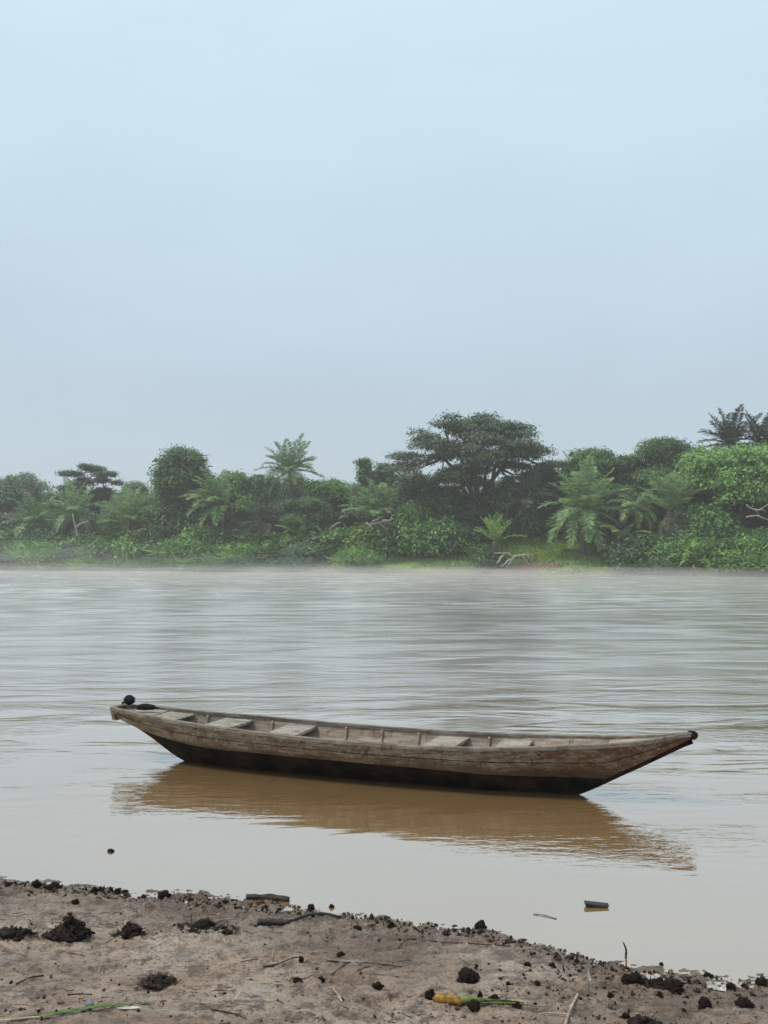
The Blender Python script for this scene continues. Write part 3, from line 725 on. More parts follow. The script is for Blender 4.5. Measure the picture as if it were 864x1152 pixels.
# px, top, width px, off, kind, row
S = [(-60, 600, 60, 8, 0, 'A'), (-20, 604, 60, 8, 3, 'A'), (12, 600, 50, 9, 0, 'A'), (50, 598, 46, 9, 3, 'A'), (95, 603, 50, 8, 0, 'A'), (128, 606, 44, 8, 2, 'A'), (163, 600, 44, 8, 1, 'A'), (195, 598, 46, 9, 3, 'A'),
     (228, 592, 46, 8, 1, 'A'), (262, 598, 46, 8, 2, 'A'), (290, 602, 46, 8, 2, 'A'), (322, 604, 46, 7, 0, 'A'), (352, 602, 46, 7, 2, 'A'), (385, 596, 46, 7, 0, 'A'), (412, 592, 40, 7, 4, 'A'), (440, 590, 40, 7, 2, 'A'),
     (462, 572, 36, 8, 1, 'A'), (500, 588, 56, 7, 0, 'A'), (530, 594, 46, 8, 2, 'A'), (575, 592, 40, 15, 2, 'A'), (612, 590, 50, 15, 0, 'A'), (640, 590, 56, 13, 2, 'A'), (676, 590, 46, 12, 2, 'A'),
     (705, 600, 40, 6, 2, 'A'), (735, 602, 40, 6, 0, 'A'), (768, 596, 46, 6, 3, 'A'), (800, 590, 46, 6, 0, 'A'), (838, 598, 50, 6, 2, 'A'), (872, 596, 50, 6, 0, 'A'), (915, 596, 60, 6, 2, 'A'),
     (-40, 614, 60, 4.5, 3, 'B'), (5, 612, 56, 4.5, 0, 'B'), (48, 610, 50, 4.5, 5, 'B'), (82, 614, 44, 4.5, 3, 'B'), (118, 612, 46, 4.5, 0, 'B'), (150, 606, 40, 4.5, 1, 'B'), (178, 610, 46, 4.5, 0, 'B'), (212, 606, 50, 4.5, 5, 'B'),
     (245, 612, 44, 4.5, 0, 'B'), (278, 612, 44, 4.5, 5, 'B'), (308, 614, 40, 4, 2, 'B'), (342, 612, 44, 4, 3, 'B'), (372, 608, 44, 7.5, 0, 'B'), (402, 601, 46, 7.5, 4, 'B'), (436, 598, 46, 7.5, 1, 'B'),
     (466, 592, 50, 7.5, 1, 'B'), (498, 595, 50, 7.5, 0, 'B'), (522, 598, 36, 7.5, 1, 'B'), (545, 614, 34, 4.5, 2, 'B'), (700, 610, 40, 4, 2, 'B'), (722, 604, 44, 3.5, 2, 'B'), (748, 612, 40, 3, 0, 'B'),
     (775, 606, 50, 3.5, 5, 'B'), (812, 608, 54, 3.5, 0, 'B'), (845, 604, 50, 3.5, 5, 'B'), (885, 606, 60, 3.5, 0, 'B'), (688, 604, 34, 7, 2, 'B'),
     (-55, 626, 70, 2, 3, 'C'), (15, 626, 60, 2, 3, 'C'), (62, 623, 50, 2, 0, 'C'), (108, 628, 44, 2, 5, 'C'), (140, 630, 40, 1.8, 3, 'C'), (186, 626, 46, 2, 3, 'C'), (228, 628, 50, 1.8, 5, 'C'), (268, 630, 44, 1.8, 3, 'C'),
     (330, 630, 40, 1.8, 3, 'C'), (404, 618, 38, 1.8, 5, 'C'), (548, 620, 34, 1.6, 2, 'C'), (712, 618, 40, 1.5, 2, 'C'), (738, 626, 30, 1.2, 3, 'C'), (822, 620, 46, 1.6, 1, 'C'), (862, 622, 50, 1.6, 5, 'C')]
S += [(-100-38*i, 604+(i*7) % 9, 60, (7, 4, 2)[i % 3], (0, 3, 2, 1)[i % 4], 'ABC'[i % 3]) for i in range(6)]+[(950+34*i, 604+(i*5) % 8, 56, (5, 3.5, 2)[i % 3], (2, 0, 1)[i % 3], 'ABC'[i % 3]) for i in range(4)]
rng = np.random.default_rng(6)
for px, top, wp, off, k, rw in S:
    x, y, z, mpp, h = hgt(px, top, off); r = use(sp, sused, k); h = max(h, 1.5)
    r.location = (x, y, z-.15); r.rotation_euler = (0, 0, rng.uniform(0, 6.28)); w = wp*mpp*1.1/5; r.scale = (w, w, (h+.15)/3.2)
    mk = min(marks, key=lambda q: abs(q[0]-px))[1]
    side = {'A': '', 'B': '', 'C': ''}[rw]
    lab = f'{cname[k]} bush {rows[rw]}, {mk}'
    tag(r, lab, 'shrub', 'bushes along the far bank')

# --- dead wood on the far bank
def snag(name, px, py, off, spans, label, mat='deadwood', r=.09):
    x, y, z, mpp = spot(px, off); zz = max(z, 0); m = MB(); rng = np.random.default_rng(int(px))
    for (ax, ay, bx, by, rr) in spans:     # px offsets from (px, py): right, up
        limb(m, (ax*mpp, rng.uniform(-.6, .6), ay*mpp), (bx*mpp, rng.uniform(-.8, .8), by*mpp), rr*1.0, rr*.45, rng, .06, 7, 6)
    return tag(m.build(name, M[mat], None, (x, y, CH+(YH-py)*mpp), True), label, 'dead branches')
snag('dead_branches', 428, 588, 4.5, [(-16, 0, 12, 2, .16), (-10, 0, -2, 8, .09), (-4, 0, 8, -6, .08), (2, 2, 14, 5, .12), (-14, -2, -8, -8, .08), (10, 2, 16, 9, .07), (-8, 2, 4, 6, .08), (4, -2, 18, -1, .07)], 'bleached tangle of dead branches under the arching palm')
snag('root_snag', 592, 628, 1.5, [(-14, 2, 8, 4, .14), (-12, 3, -22, -9, .13), (-18, -1, -30, -9, .15), (-4, 3, 4, -8, .11), (2, 3, 8, -6, .10), (-24, 4, -34, -6, .16), (-14, 2, -36, 6, .12)], 'fallen pale root snag on brown soil right of the short bright palm')
snag('dead_branches', 850, 576, 3.0, [(-12, 8, 10, 0, .08), (-12, -6, 16, -10, .09), (-4, 4, 8, -8, .06), (0, 2, 18, 10, .07)], 'pale bare branches sticking out at the right edge')
snag('split_palm_trunk', 86, 592, 6.0, [(0, -16, -3, 14, .20), (0, -2, 14, 6, .16), (2, -10, 12, -10, .12)], 'pale forked dead trunk in the haze below the leftmost palms')
snag('fallen_log', 690, 612, 2.5, [(-14, 0, 18, 1, .16), (-8, 0, -12, -5, .10), (6, 0, 8, -5, .08)], 'dark fallen log lying on the bank below the banana leaf', 'bark')

# ------------------------------------------------------------------ the boat
A0 = np.array([-2.92, 10.78]); U = np.array([5.63, -2.13]); LB = float(np.linalg.norm(U)); U = U/LB
ang = math.atan2(U[1], U[0])
boat = empty('wooden_canoe', (A0[0], A0[1], 0), ang)
tag(boat, 'long weathered wooden canoe floating in the shallows, with plank seats and black bottom', 'boat')
def ip(s, xs, ys):          # smooth interpolation (monotone-ish cubic via dense smoothing)
    xs_, ys_ = np.array(xs, float), np.array(ys, float)
    m = np.gradient(ys_, xs_); s = np.asarray(s, float)
    i = np.clip(np.searchsorted(xs_, s)-1, 0, len(xs_)-2)
    h = xs_[i+1]-xs_[i]; t = np.clip((s-xs_[i])/h, 0, 1)
    return (2*t**3-3*t**2+1)*ys_[i]+(t**3-2*t**2+t)*h*m[i]+(-2*t**3+3*t**2)*ys_[i+1]+(t**3-t**2)*h*m[i+1]
def gz(s): return ip(s, [0, .9, 2, 3, 4, 5, 5.6, LB], [.535, .478, .437, .415, .428, .485, .545, .625])
def gb(s): return ip(s, [0, .3, .9, 1.6, 2.5, 3.5, 4.3, 5, 5.6, LB], [.125, .20, .315, .40, .44, .435, .385, .275, .155, .028])
def kz(s): return ip(s, [0, .4, .80, 1.3, 2.2, 3.5, 4.45, 4.97, 5.45, LB], [.44, .235, .015, -.09, -.11, -.11, -.085, .0, .245, .565])
def cz(s):
    c = ip(s, [0, .4, 1, 2, 3, 4, 5, 5.5, LB], [.44, .33, .245, .225, .215, .20, .165, .18, .30])
    return np.maximum(c, kz(s)+.012)
def cb(s):
    close = sstep(5.22, 4.05, s)
    return np.maximum(gb(s)*(.60+.20*sstep(0, 1.5, s))*close+.012, .012)
NS = 90
ss = np.linspace(0, LB, NS)
def section(s, inset=0.0, lift=0.0, up=0.0):
    """points from keel to gunwale on the +y side"""
    g_b, g_z, c_b, c_z, k_z = gb(s), gz(s), cb(s), cz(s), kz(s)
    pts = []
    for t in np.linspace(0, 1, 5):      # bottom plank
        pts.append((max(.010, c_b*t), k_z+(c_z-k_z)*(t**1.15)))
    strake = []
    for t in np.linspace(0, 1, 11):      # side strakes with slight belly
        bw = c_b+(g_b-c_b)*t+.018*math.sin(math.pi*t)*min(1, g_b/.2); strake.append((bw, c_z+(g_z-c_z)*t))
    return pts, strake
rngb = np.random.default_rng(77)
for part in ('side', 'bottom'):
    for sgn in (1, -1):
        pass
side = MB(); bot = MB(); inn = MB(); floor = MB()
for sgn in (1, -1):
    VO, VB, VI = [], [], []
    for s in ss:
        p, q = section(s)
        wob = .006*float(noise(s*1.7, sgn*3.0, 0, 8))
        vo = []
        for k, (b, zz) in enumerate(q):
            t = k/10
            lap = .006 if t < .52 else 0.0          # lower strake stands a touch proud of the upper one
            vo.append((s, sgn*(b+wob+lap), zz))
        VO.append(vo); VB.append([(s, sgn*(b+(0 if k < 4 else -.004)), zz-(.004 if k == 4 else 0)) for k, (b, zz) in enumerate(p)])
        VI.append([(s, sgn*max(.004, b-.024+wob), zz) for k, (b, zz) in enumerate(q)])
    for arr, mb_, flip in ((VO, side, sgn < 0), (VB, bot, sgn < 0), (VI, inn, sgn > 0)):
        A = np.array(arr); Q = gridf(A.shape[0], A.shape[1])
        mb_.add(A.reshape(-1, 3), Q if flip else Q[:, ::-1])
# transom ends and inside floor
def lid(mb_, s, flip):
    p, q = section(s); pts = [(s, b, z) for b, z in p+q[1:]]; R_ = [(s, -b, z) for _, b, z in pts][::-1]
    mb_.add(pts+R_, np.arange(len(pts)*2)[None] if flip else np.arange(len(pts)*2)[::-1][None])
lid(side, 0, True); lid(side, LB, False)
FV = []
for s in ss:
    b = float(cb(s)); zf = float(cz(s)); bi = max(.004, b-.024)
    FV.append([(s, yy, zf-.0+(-.09*min(1, b/.25))*(1-(yy/bi)**2 if bi > .01 else 0)) for yy in np.linspace(-bi, bi, 7)])
FV = np.array(FV); inn.add(FV.reshape(-1, 3), gridf(NS, 7)[:, ::-1])
hull = side.build('hull_planking', M['hull'], boat, smooth=True)
botm = bot.build('hull_bottom', M['tar'], boat, smooth=True); botm['label'] = 'black tarred bottom of the canoe'
inner = inn.build('inner_lining', M['inner'], boat, smooth=True)
# strake seam battens (thin shadow gap modelled as a narrow strip), gunwales
for sgn in (1, -1):
    m = MB(); sec = []
    for s in np.linspace(-.02, LB+.01, NS):
        b, z_ = float(gb(s)), float(gz(s)); w = .024*min(1, .45+b/.25); o_ = .014
        zz = z_+.002*float(noise(s*3, sgn, 0, 4))
        pr = [(b+o_, zz-.022), (b+o_, zz+.008), (b+o_-.006, zz+.014), (b-w-.004, zz+.014), (b-w-.010, zz+.008), (b-w-.010, zz-.018)]
        sec.append([(s, sgn*max(y_, .002), z__) for y_, z__ in pr])
    A = np.array(sec); n6 = 6
    i = np.arange(NS-1)[:, None]*n6; j = np.arange(n6)[None]; k = (j+1) % n6
    Q = np.stack([i+j, i+k, i+n6+k, i+n6+j], -1).reshape(-1, 4)
    m.add(A.reshape(-1, 3), [Q if sgn > 0 else Q[:, ::-1], np.arange(6)[None], (np.arange(6)+(NS-1)*6)[None]])
    m.build('gunwale', M['rail'], boat)
    m = MB(); pth = []
    for s in np.linspace(.05, LB-.12, 70):
        _, q = section(s); b_, z_ = q[5]; pth.append((s, sgn*(b_+.004+.006*float(noise(s*1.7, sgn*3.0, 0, 8))), z_))
    m.add(*tube(pth, .0045, 5)); m.build('plank_seam', M['tar'], boat, smooth=True)
# keel / stem band running up the bow and under the stern
m = MB(); path = [(s, 0, float(kz(s))-.006) for s in np.linspace(4.9, LB+.015, 16)]
m.add(*tube(path, np.linspace(.020, .026, 16), 6)); st_ = m.build('stem_band', M['tar'], boat, smooth=True)
V, Fs = ico(3); cap = V*np.array([.050, .036, .042])*(1+.12*fbm(V[:, 0]*2, V[:, 1]*2, V[:, 2]*2, 5, 3))[:, None]
MB().add(cap+np.array([LB+.015, 0, .612]), Fs).build('bow_cap', M['rubber'], boat, smooth=True)
# stern block
m = MB()
sv = [(-.06, .10), (.0, .128), (.10, .150)]
V, Q = boxv(-.055, .012, -.13, .13, .40, .545); V[:, 1] *= np.where(V[:, 0] < 0, .8, 1.0); V[V[:, 2] < .45, 0] += .035
m.add(V, Q); ob = m.build('stern_block', M['hull'], boat); bevel(ob, .012)
ob['label'] = 'reddish worn block closing the stern'
# decks and thwarts
def plank(name, s0, s1, dz, th, mat, skew=0.0, seed=0, over=0.0):
    m = MB(); n_ = 7; ys = np.linspace(-1, 1, n_); top, bo = [], []
    rg = np.random.default_rng(seed)
    for s_ in (s0, s1):
        for yv in ys:
            sx = s_+skew*yv; b_ = float(gb(sx))-.026-over*.0
            sag = -.004*(1-yv*yv)
            zt = float(gz(sx))+dz+sag+rg.normal()*.0012
            top.append((sx+rg.normal()*.003, b_*yv, zt)); bo.append((sx, b_*yv, zt-th))
    V = np.array(top+bo); N_ = 2*n_; Q = []
    for i in range(n_-1):
        Q += [[i, n_+i, n_+i+1, i+1], [N_+i, N_+i+1, N_+n_+i+1, N_+n_+i], [i, i+1, N_+i+1, N_+i], [n_+i, N_+n_+i, N_+n_+i+1, n_+i+1]]
    Q += [[0, N_, N_+n_, n_], [n_-1, 2*n_-1, N_+2*n_-1, N_+n_-1]]
    m.add(V, np.array(Q)); o_ = m.build(name, M[mat], boat); bevel(o_, .005); return o_
plank('stern_deck', .14, .50, -.012, .020, 'thwart', 0, 1)
plank('stern_deck', .505, .80, -.022, .020, 'thwart', 0, 2)
plank('thwart', 1.14, 1.46, -.035, .030, 'thwart', .01, 3)
plank('thwart', 1.90, 2.22, -.038, .030, 'thwart', -.01, 4)
plank('thwart', 3.56, 3.88, -.038, .030, 'thwart', .01, 5)
plank('thwart', 4.25, 4.56, -.040, .030, 'thwart', -.01, 6)
plank('bow_deck', 5.30, 5.98, -.020, .018, 'inner', 0, 7)
# ribs inside
for s_ in (.95, 1.7, 2.55, 2.95, 3.35, 4.1, 4.9):
    m = MB()
    p, q = section(s_)
    pts = [(b-.034, z_) for b, z_ in q[:-1]]
    zf = float(cz(s_)); bi = float(cb(s_))
    path = [(s_, y_, z_) for y_, z_ in pts[::-1]]
    path += [(s_, yy, zf+.014-.09*min(1, bi/.25)*(1-(yy/bi)**2)) for yy in np.linspace(bi-.05, -(bi-.05), 7)]
    path += [(s_, -y_, z_) for y_, z_ in pts]
    m.add(*tube(path, .013, 6)); m.build('rib', M['inner'], boat, smooth=True)
# things lying on the stern
def stern(s, y_, z_): 
    p = A0+U*s+np.array([-U[1], U[0]])*y_; return (p[0], p[1], z_)
V, Fs = ico(4); V2 = V*np.array([.058, .058, .056])*(1+.06*fbm(V[:, 0]*3, V[:, 1]*3, V[:, 2]*3, 6, 4))[:, None]
fl = MB().add(V2, Fs)
fl.add(*tube([(-.04, 0, -.02), (-.07, .01, -.03), (-.085, .02, -.045)], [.016, .014, .008], 6))
for zr in (-.02, .012):
    t = np.linspace(0, 2*math.pi, 25); rr = .0665*math.sqrt(1-(zr/.062)**2)
    fl.add(*tube([(math.cos(a_)*rr, math.sin(a_)*rr, zr+.01*math.sin(2*a_)) for a_ in t], .004, 5, False))
b1 = fl.build('fishing_float', M['rubber'], None, stern(.10, .045, .549+.058), True)
tag(b1, 'dark round float tied with cord, resting on the canoe stern tip', 'float')
m = MB()
pth = [(-.10, .0, 0), (-.05, .006, .006), (0, 0, .008), (.05, -.004, .004), (.10, 0, 0)]
m.add(*tube(pth, [.022, .034, .037, .033, .024], 12)); m.add(*tube([(-.04, 0, .0), (-.039, 0, .004), (-.025, 0, .004)], [.036, .038, .037], 12))
m.add(*tube([(.09, 0, 0), (.125, .02, -.010), (.14, .05, -.018)], [.014, .010, .006], 7))
b2 = m.build('cloth_bundle', M['rubber'], None, stern(.36, -.02, .513+.034), True); b2.rotation_euler = (0, 0, ang+.5)
tag(b2, 'small black rolled bundle lying on the stern deck beside the round float', 'bundle')

# ------------------------------------------------------------------ clods, stones and litter on the mud
def lump(seed, sub=3, rough=.32, flat=.75, fr=1.6):
    V, Fs = ico(sub); o_ = seed*9.1
    r = 1+rough*1.5*fbm(V[:, 0]*fr+o_, V[:, 1]*fr, V[:, 2]*fr, seed, 5, .68)-.30*np.abs(noise(V[:, 0]*3.1+o_, V[:, 1]*3.1, V[:, 2]*3.1, seed+3))+.16*noise(V[:, 0]*9+o_, V[:, 1]*9, V[:, 2]*9, seed+6)
    r = np.clip(r, .35, 1.7)
    W = V*r[:, None]; W[:, 2] *= flat; W[:, 2] = np.where(W[:, 2] < -.45, -.45+(W[:, 2]+.45)*.2, W[:, 2])
    return W, Fs
lm = [MB().add(*lump(s, 4, .38, .8)).mesh('clod', M['clod'], True) for s in (1, 2, 3, 4)]
lmb = [MB().add(*lump(s, 4, .45, .6)).mesh('clod', M['clod_brown'], True) for s in (5, 6)]
def clod(px, py, wpx, hpx, label, k=0, brown=False, name='clod', cat='mud clod', grp=None, dz=0.0, mesh=None):
    x, y, z = on_mud(px, py); mpp = y/F; me = mesh or (lmb if brown else lm)[k % (2 if brown else 4)]
    o_ = bpy.data.objects.new(name, me); COL.objects.link(o_)
    o_.scale = (wpx*mpp/2*1.05, wpx*mpp/2*(.65+.35*((px*7) % 10)/10), hpx*mpp/1.25); o_.location = (x, y, z+hpx*mpp*.13+dz); o_.rotation_euler = (0, 0, (px*1.7) % 6.28)
    return tag(o_, label, cat, grp)
CL = [  # px, py(base), w, h, label
 (41, 1000, 10, 9, 'small pointed black clod on the waterline, second from the left edge', 0),
 (61, 1001, 13, 9, 'rounded black clod on the waterline above the black weed heap', 1),
 (9, 998, 7, 6, 'tiny dark clod on the waterline nearest the left edge', 2),
 (106, 1003, 9, 7, 'left clod of a touching pair on the waterline above the smaller weed heap', 3),
 (114, 1003, 9, 6, 'right clod of a touching pair on the waterline above the smaller weed heap', 0),
 (125, 1004, 6, 5, 'tiny clod at the right of the touching pair on the waterline', 1),
 (132, 1006, 8, 6, 'small clod just below the line of tiny waterline clods', 2),
 (141, 1004, 7, 4, 'flat small clod in the shallow edge water left of the ragged one', 3),
 (185, 1010, 14, 10, 'ragged black clod on the waterline left of the submerged log', 0),
 (162, 1010, 7, 5, 'small clod close left of the ragged waterline clod', 1),
 (85, 1017, 9, 7, 'dark clod between the waterline and the black weed heap', 2),
 (373, 1021, 6, 5, 'small dark stone at the water edge right of the log', 3),
 (350, 1023, 12, 7, 'ragged flat clod at the water edge just right of the log', 0),
 (402, 1046, 13, 6, 'flat dark clod below the tip of the curved branch', 2),
 (440, 1044, 9, 8, 'dark clod in the crumbly patch right of the curved branch', 1),
 (541, 1046, 13, 14, 'upright black stone standing at the water edge, tallest there', 3),
 (527, 1103, 25, 16, 'big blocky black stone above the yellow stalk', 1),
 (484, 1121, 12, 13, 'pointed triangular dark stone beside the yellow stalk end', 2),
 (425, 1110, 13, 8, 'half-buried domed dark stone left of the pointed one', 0),
 (361, 1106, 9, 8, 'round black pebble clod left of the domed stone', 3),
 (334, 1105, 11, 5, 'flat dark clod next to the round black pebble clod', 1),
 (339, 1084, 8, 7, 'small dark clod lying against the long thin twig', 2),
 (383, 1076, 11, 5, 'small dark flat clod just above the long thin twig', 3),
 (713, 1108, 26, 14, 'ragged dark clod at the water edge left of the pale scrap', 0),
 (757, 1114, 26, 16, 'biggest ragged dark clod at the water edge right of the pale scrap', 2),
 (793, 1135, 21, 14, 'large smooth black clod near the lower right corner', 1),
 (837, 1132, 19, 12, 'large rough black clod closest to the lower right corner', 3),
 (823, 1112, 13, 8, 'dark clod on the waterline near the right edge', 0),
 (857, 1108, 14, 9, 'ragged clod on the waterline touching the right edge', 2),
 (796, 1100, 10, 7, 'small clod at the shallow water edge between the pale patches', 1),
 (742, 1123, 8, 9, 'small upright dark clod below the biggest ragged clod', 3),
 (687, 1122, 7, 6, 'small round dark clod below the pale fallen leaf', 0),
 (605, 1110, 8, 6, 'small dark clod left of the pale fallen leaf', 1),
 (621, 1089, 8, 7, 'small dark clod in the crumbly patch above the pale fallen leaf', 2),
 (593, 1087, 8, 6, 'dark clod at the left end of the right crumbly patch', 3),
 (572, 1109, 7, 6, 'small dark clod right of the big blocky stone', 0),
 (704, 1150, 9, 6, 'dark clod cut by the bottom edge at right', 2),
 (773, 1127, 7, 6, 'little clod left of the large smooth clod', 3),
 (744, 1086, 5, 4, 'tiny dark clod out in the shallow water at right', 0),
 (125, 958, 9, 4, 'tiny dark lump floating alone in the water left of the boat', 1),
]
for i, (px, py, w_, h_, lab, k) in enumerate(CL): clod(px, py, w_, h_, lab, k, grp='dark clods on the mud')
clod(101, 1134, 12, 9, 'smooth grey pebble beside the green reed blade', 1, name='pebble', cat='pebble', mesh=MB().add(*lump(12, 3, .12, .8, .9)).mesh('pebble', M['stone_grey'], True))

def weed_heap(name, px, py, wpx, hpx, seed, label, n1=150, n2=70, cat='weed heap', mat='weed', body=1.0):
    loose = body < .5; name = 'weed_litter' if loose else name
    x, y, z = on_mud(px, py); mpp = y/F; W, H = wpx*mpp/2, hpx*mpp; rg = np.random.default_rng(seed); m = MB()
    V0, F0 = ico(2)
    for i in range(n1):
        r = math.sqrt(rg.uniform(0, 1)); a_ = rg.uniform(0, 6.28); r_ = r
        cx_, cy_ = W*r_*math.cos(a_), W*.7*r_*math.sin(a_); top = H*(1-r**1.6)*(.65+.6*abs(float(noise(cx_*18, cy_*18, 0, seed))))
        s_ = mpp*(.7+3.4*rg.uniform()**2.2)*(1.25-.5*r)
        v = V0*(1+rg.normal(size=len(V0))*.22+.5*fbm(V0[:, 0]*2+i, V0[:, 1]*2, V0[:, 2]*2, seed, 2))[:, None]*s_*rg.uniform(.45, 1.9, 3)*np.array([1.25, 1, .75])
        m.add(v+np.array([cx_, cy_, top*rg.uniform(.3, 1.0)]), F0)
    for i in range(n1*3):          # fine crumbs round and between
        r = abs(rg.normal())*.6; a_ = rg.uniform(0, 6.28); s_ = mpp*rg.uniform(.3, .9)
        V1, F1 = ico(1); h0 = H*max(0, 1-r**1.4)*rg.uniform(.2, 1.05)
        m.add(V1*(1+rg.normal(size=len(V1))*.3)[:, None]*s_+np.array([W*r*math.cos(a_), W*.75*r*math.sin(a_), h0]), F1)
    V3, F3 = ico(4)                # the matted body of the heap
    bd = V3*np.array([W*.80, W*.58, H*.62])*body*(1+.35*fbm(V3[:, 0]*3+seed, V3[:, 1]*3, V3[:, 2]*3, seed, 5, .7))[:, None]
    m.add(bd, F3)
    for i in range(n2):
        a_ = rg.uniform(0, 6.28); r = rg.uniform(.1, 1.15); p = np.array([W*r*math.cos(a_), W*.7*r*math.sin(a_), H*max(.05, 1-r)*rg.uniform(.3, 1.1)])
        d_ = rg.normal(size=3)*np.array([1, 1, .5])*mpp*6
        limb(m, p, p+d_, .0022, .0012, rg, .25, 5, 4)
    return tag(m.build(name, M[mat], None, (x, y, z), True), label, None if loose else cat, None, 'stuff' if loose else None)
weed_heap('weed_heap', 77, 1056, 48, 22, 3, 'biggest heap of black rotten weed on the mud at left')
weed_heap('weed_heap', 147, 1054, 32, 16, 4, 'smaller black weed heap with a pale leaf scrap, right of the biggest heap', 90, 50)
weed_heap('weed_heap', 177, 1108, 38, 9, 5, 'low crumbly brown heap of twigs above the green reed blade', 90, 150, mat='twig', body=.6)
weed_heap('weed_heap', 727, 1158, 42, 13, 6, 'black weed heap cut by the bottom edge at right', 120, 60, body=.8)
weed_heap('weed_heap', 232, 1046, 66, 5, 7, 'flat broken line of dark weed between the small heap and the short log', 70, 70, body=.25)
weed_heap('weed_heap', 16, 1054, 44, 5, 8, 'low dark weed scatter at the left edge beside the biggest heap', 60, 50, body=.25)
weed_heap('weed_heap', 735, 1110, 50, 5, 12, 'low dark weed scatter between the two ragged clods at right', 60, 40, body=.2)
x, y, z = on_mud(139, 1051)
def leafmesh(L, W, curl, mat, fold=.3, n=8):
    m = MB(); t = np.linspace(0, 1, n); w = W*np.sin(math.pi*(t*.92+.04))**.8
    up_ = curl*L*t**2
    P = np.stack([t*L, 0*t, up_], -1)
    rows_ = np.stack([P+np.stack([0*t, -w, w*fold], -1), P, P+np.stack([0*t, w, w*fold], -1)], 1)
    rows2 = rows_-np.array([0, 0, .0012])
    m.add(rows_.reshape(-1, 3), gridf(n, 3)); m.add(rows2.reshape(-1, 3), gridf(n, 3)[:, ::-1]); return m
lf = leafmesh(.085, .016, .6, 'x').build('fallen_leaf', M['twig_pale'], None, (x, y-.05, z+.02), True); lf.rotation_euler = (0, -.5, 1.0)
tag(lf, 'curled pale leaf scrap stuck on the smaller black weed heap', 'leaf')
x, y, z = on_mud(664, 1110); lf = leafmesh(.06, .014, .9, 'x', .5).build('fallen_leaf', M['plastic_scrap'], None, (x, y, z+.004), True); lf.rotation_euler = (.3, -.15, 1.9)
tag(lf, 'pale whitish leaf on dark crumbs near the two ragged clods', 'leaf')
x, y, z = on_mud(262, 1128); lf = leafmesh(.105, .018, .8, 'x').build('fallen_leaf', M['twig_pale'], None, (x, y, z+.006), True); lf.rotation_euler = (.2, -.5, .8)
tag(lf, 'dry curled pale pod standing on the mud right of the reed blade', 'leaf')
x, y, z = on_mud(131, 1137); lf = leafmesh(.11, .014, .0, 'x', .05).build('fallen_leaf', M['plastic_scrap'], None, (x, y, z+.004), True); lf.rotation_euler = (0, 0, .05)
tag(lf, 'flat pale leaf strip lying under the green reed blade', 'leaf')
# pale scraps among the clods at right
for (px, py, L, W, rz, lab) in [(735, 1106, .10, .045, .4, 'crumpled pale scrap between the two ragged clods at the water edge'), (806, 1112, .09, .035, -.3, 'crumpled pale scrap near the right edge of the mud')]:
    x, y, z = on_mud(px, py); m = MB(); n_ = 14
    gxx, gyy = np.meshgrid(np.linspace(-L/2, L/2, n_), np.linspace(-W, W, n_), indexing='ij')
    zz = .018+.020*fbm(gxx*40, gyy*40, 0, int(px), 3)-.15*(gyy/W)**2*.05
    v = np.stack([gxx+.01*noise(gyy*60, gxx*60), gyy+.008*noise(gxx*70, gyy*50, 0, 3), zz], -1).reshape(-1, 3)
    m.add(v, gridf(n_, n_)); m.add(v-np.array([0, 0, .0015]), gridf(n_, n_)[:, ::-1])
    o_ = m.build('scrap', M['plastic_scrap'], None, (x, y, z), True); o_.rotation_euler = (.1, 0, rz); tag(o_, lab, 'scrap')

def rod(name, pts, r, mat, label, cat, sides=8, z0=0.0, taper=1.0, wob=.0, seed=1):
    """pts: image pixels on the mud (px, py, height above the mud)"""
    P = []
    for px, py, h_ in pts:
        x, y, z = on_mud(px, py); P.append((x, y, z+h_))
    P = np.array(P); base = P.mean(0).copy(); base[2] = P[:, 2].min()
    t = np.linspace(0, 1, len(P)); tt = np.linspace(0, 1, max(12, len(P)*5))
    Q = np.stack([ip(tt, t, P[:, k]) for k in range(3)], -1)-base
    rg = np.random.default_rng(seed); Q += rg.normal(size=Q.shape)*wob
    rr = np.linspace(r, r*taper, len(tt))*(1+.22*noise(tt*9+P[0][0]*7, seed, 0, 2)+.12*noise(tt*23, seed, 5, 2))
    m = MB(); m.add(*tube(Q, rr, sides))
    o_ = m.build(name, M[mat], None, tuple(base), True); tag(o_, label, cat); return o_, m, Q
rod('drift_log', [(277, 1012, .012), (300, 1012, .014), (325, 1014, .012)], .021, 'driftlog', 'smooth dark log end half in the water, uppermost of the logs', 'log', 12, taper=.9)
rod('drift_log', [(290, 1041, .016), (303, 1041, .018), (324, 1041, .014)], .025, 'driftlog', 'short thick grey log stub on the mud left of the curved branch', 'log', 12, taper=.7)
rod('curved_branch', [(322, 1041, .012), (336, 1037, .02), (350, 1033, .026), (368, 1032, .018), (384, 1034, .006)], .011, 'driftlog', 'dark curved branch flattened on the mud right of the short log', 'branch', 8, taper=.8)
rod('twig', [(367, 1084, .006), (390, 1086, .006), (420, 1087, .008), (452, 1089, .004)], .0042, 'twig', 'long thin dark twig across the middle of the mud', 'twig', 6, taper=.5, wob=.0008)
rod('twig', [(296, 1089, .004), (312, 1086, .008), (330, 1083, .006)], .0042, 'twig', 'thin curved twig left of the long thin one', 'twig', 6, taper=.6)
rod('twig', [(270, 1083, .003), (290, 1082, .004), (308, 1083, .003)], .003, 'twig', 'fine dark twig above the curved one', 'twig', 5, taper=.6)
rod('twig', [(372, 1098, .004), (382, 1092, .008), (388, 1088, .004)], .003, 'twig', 'short slanting twig under the long thin one', 'twig', 5)
rod('twig', [(402, 1095, .003), (415, 1091, .006)], .0028, 'twig', 'tiny twig below the right half of the long thin one', 'twig', 5)
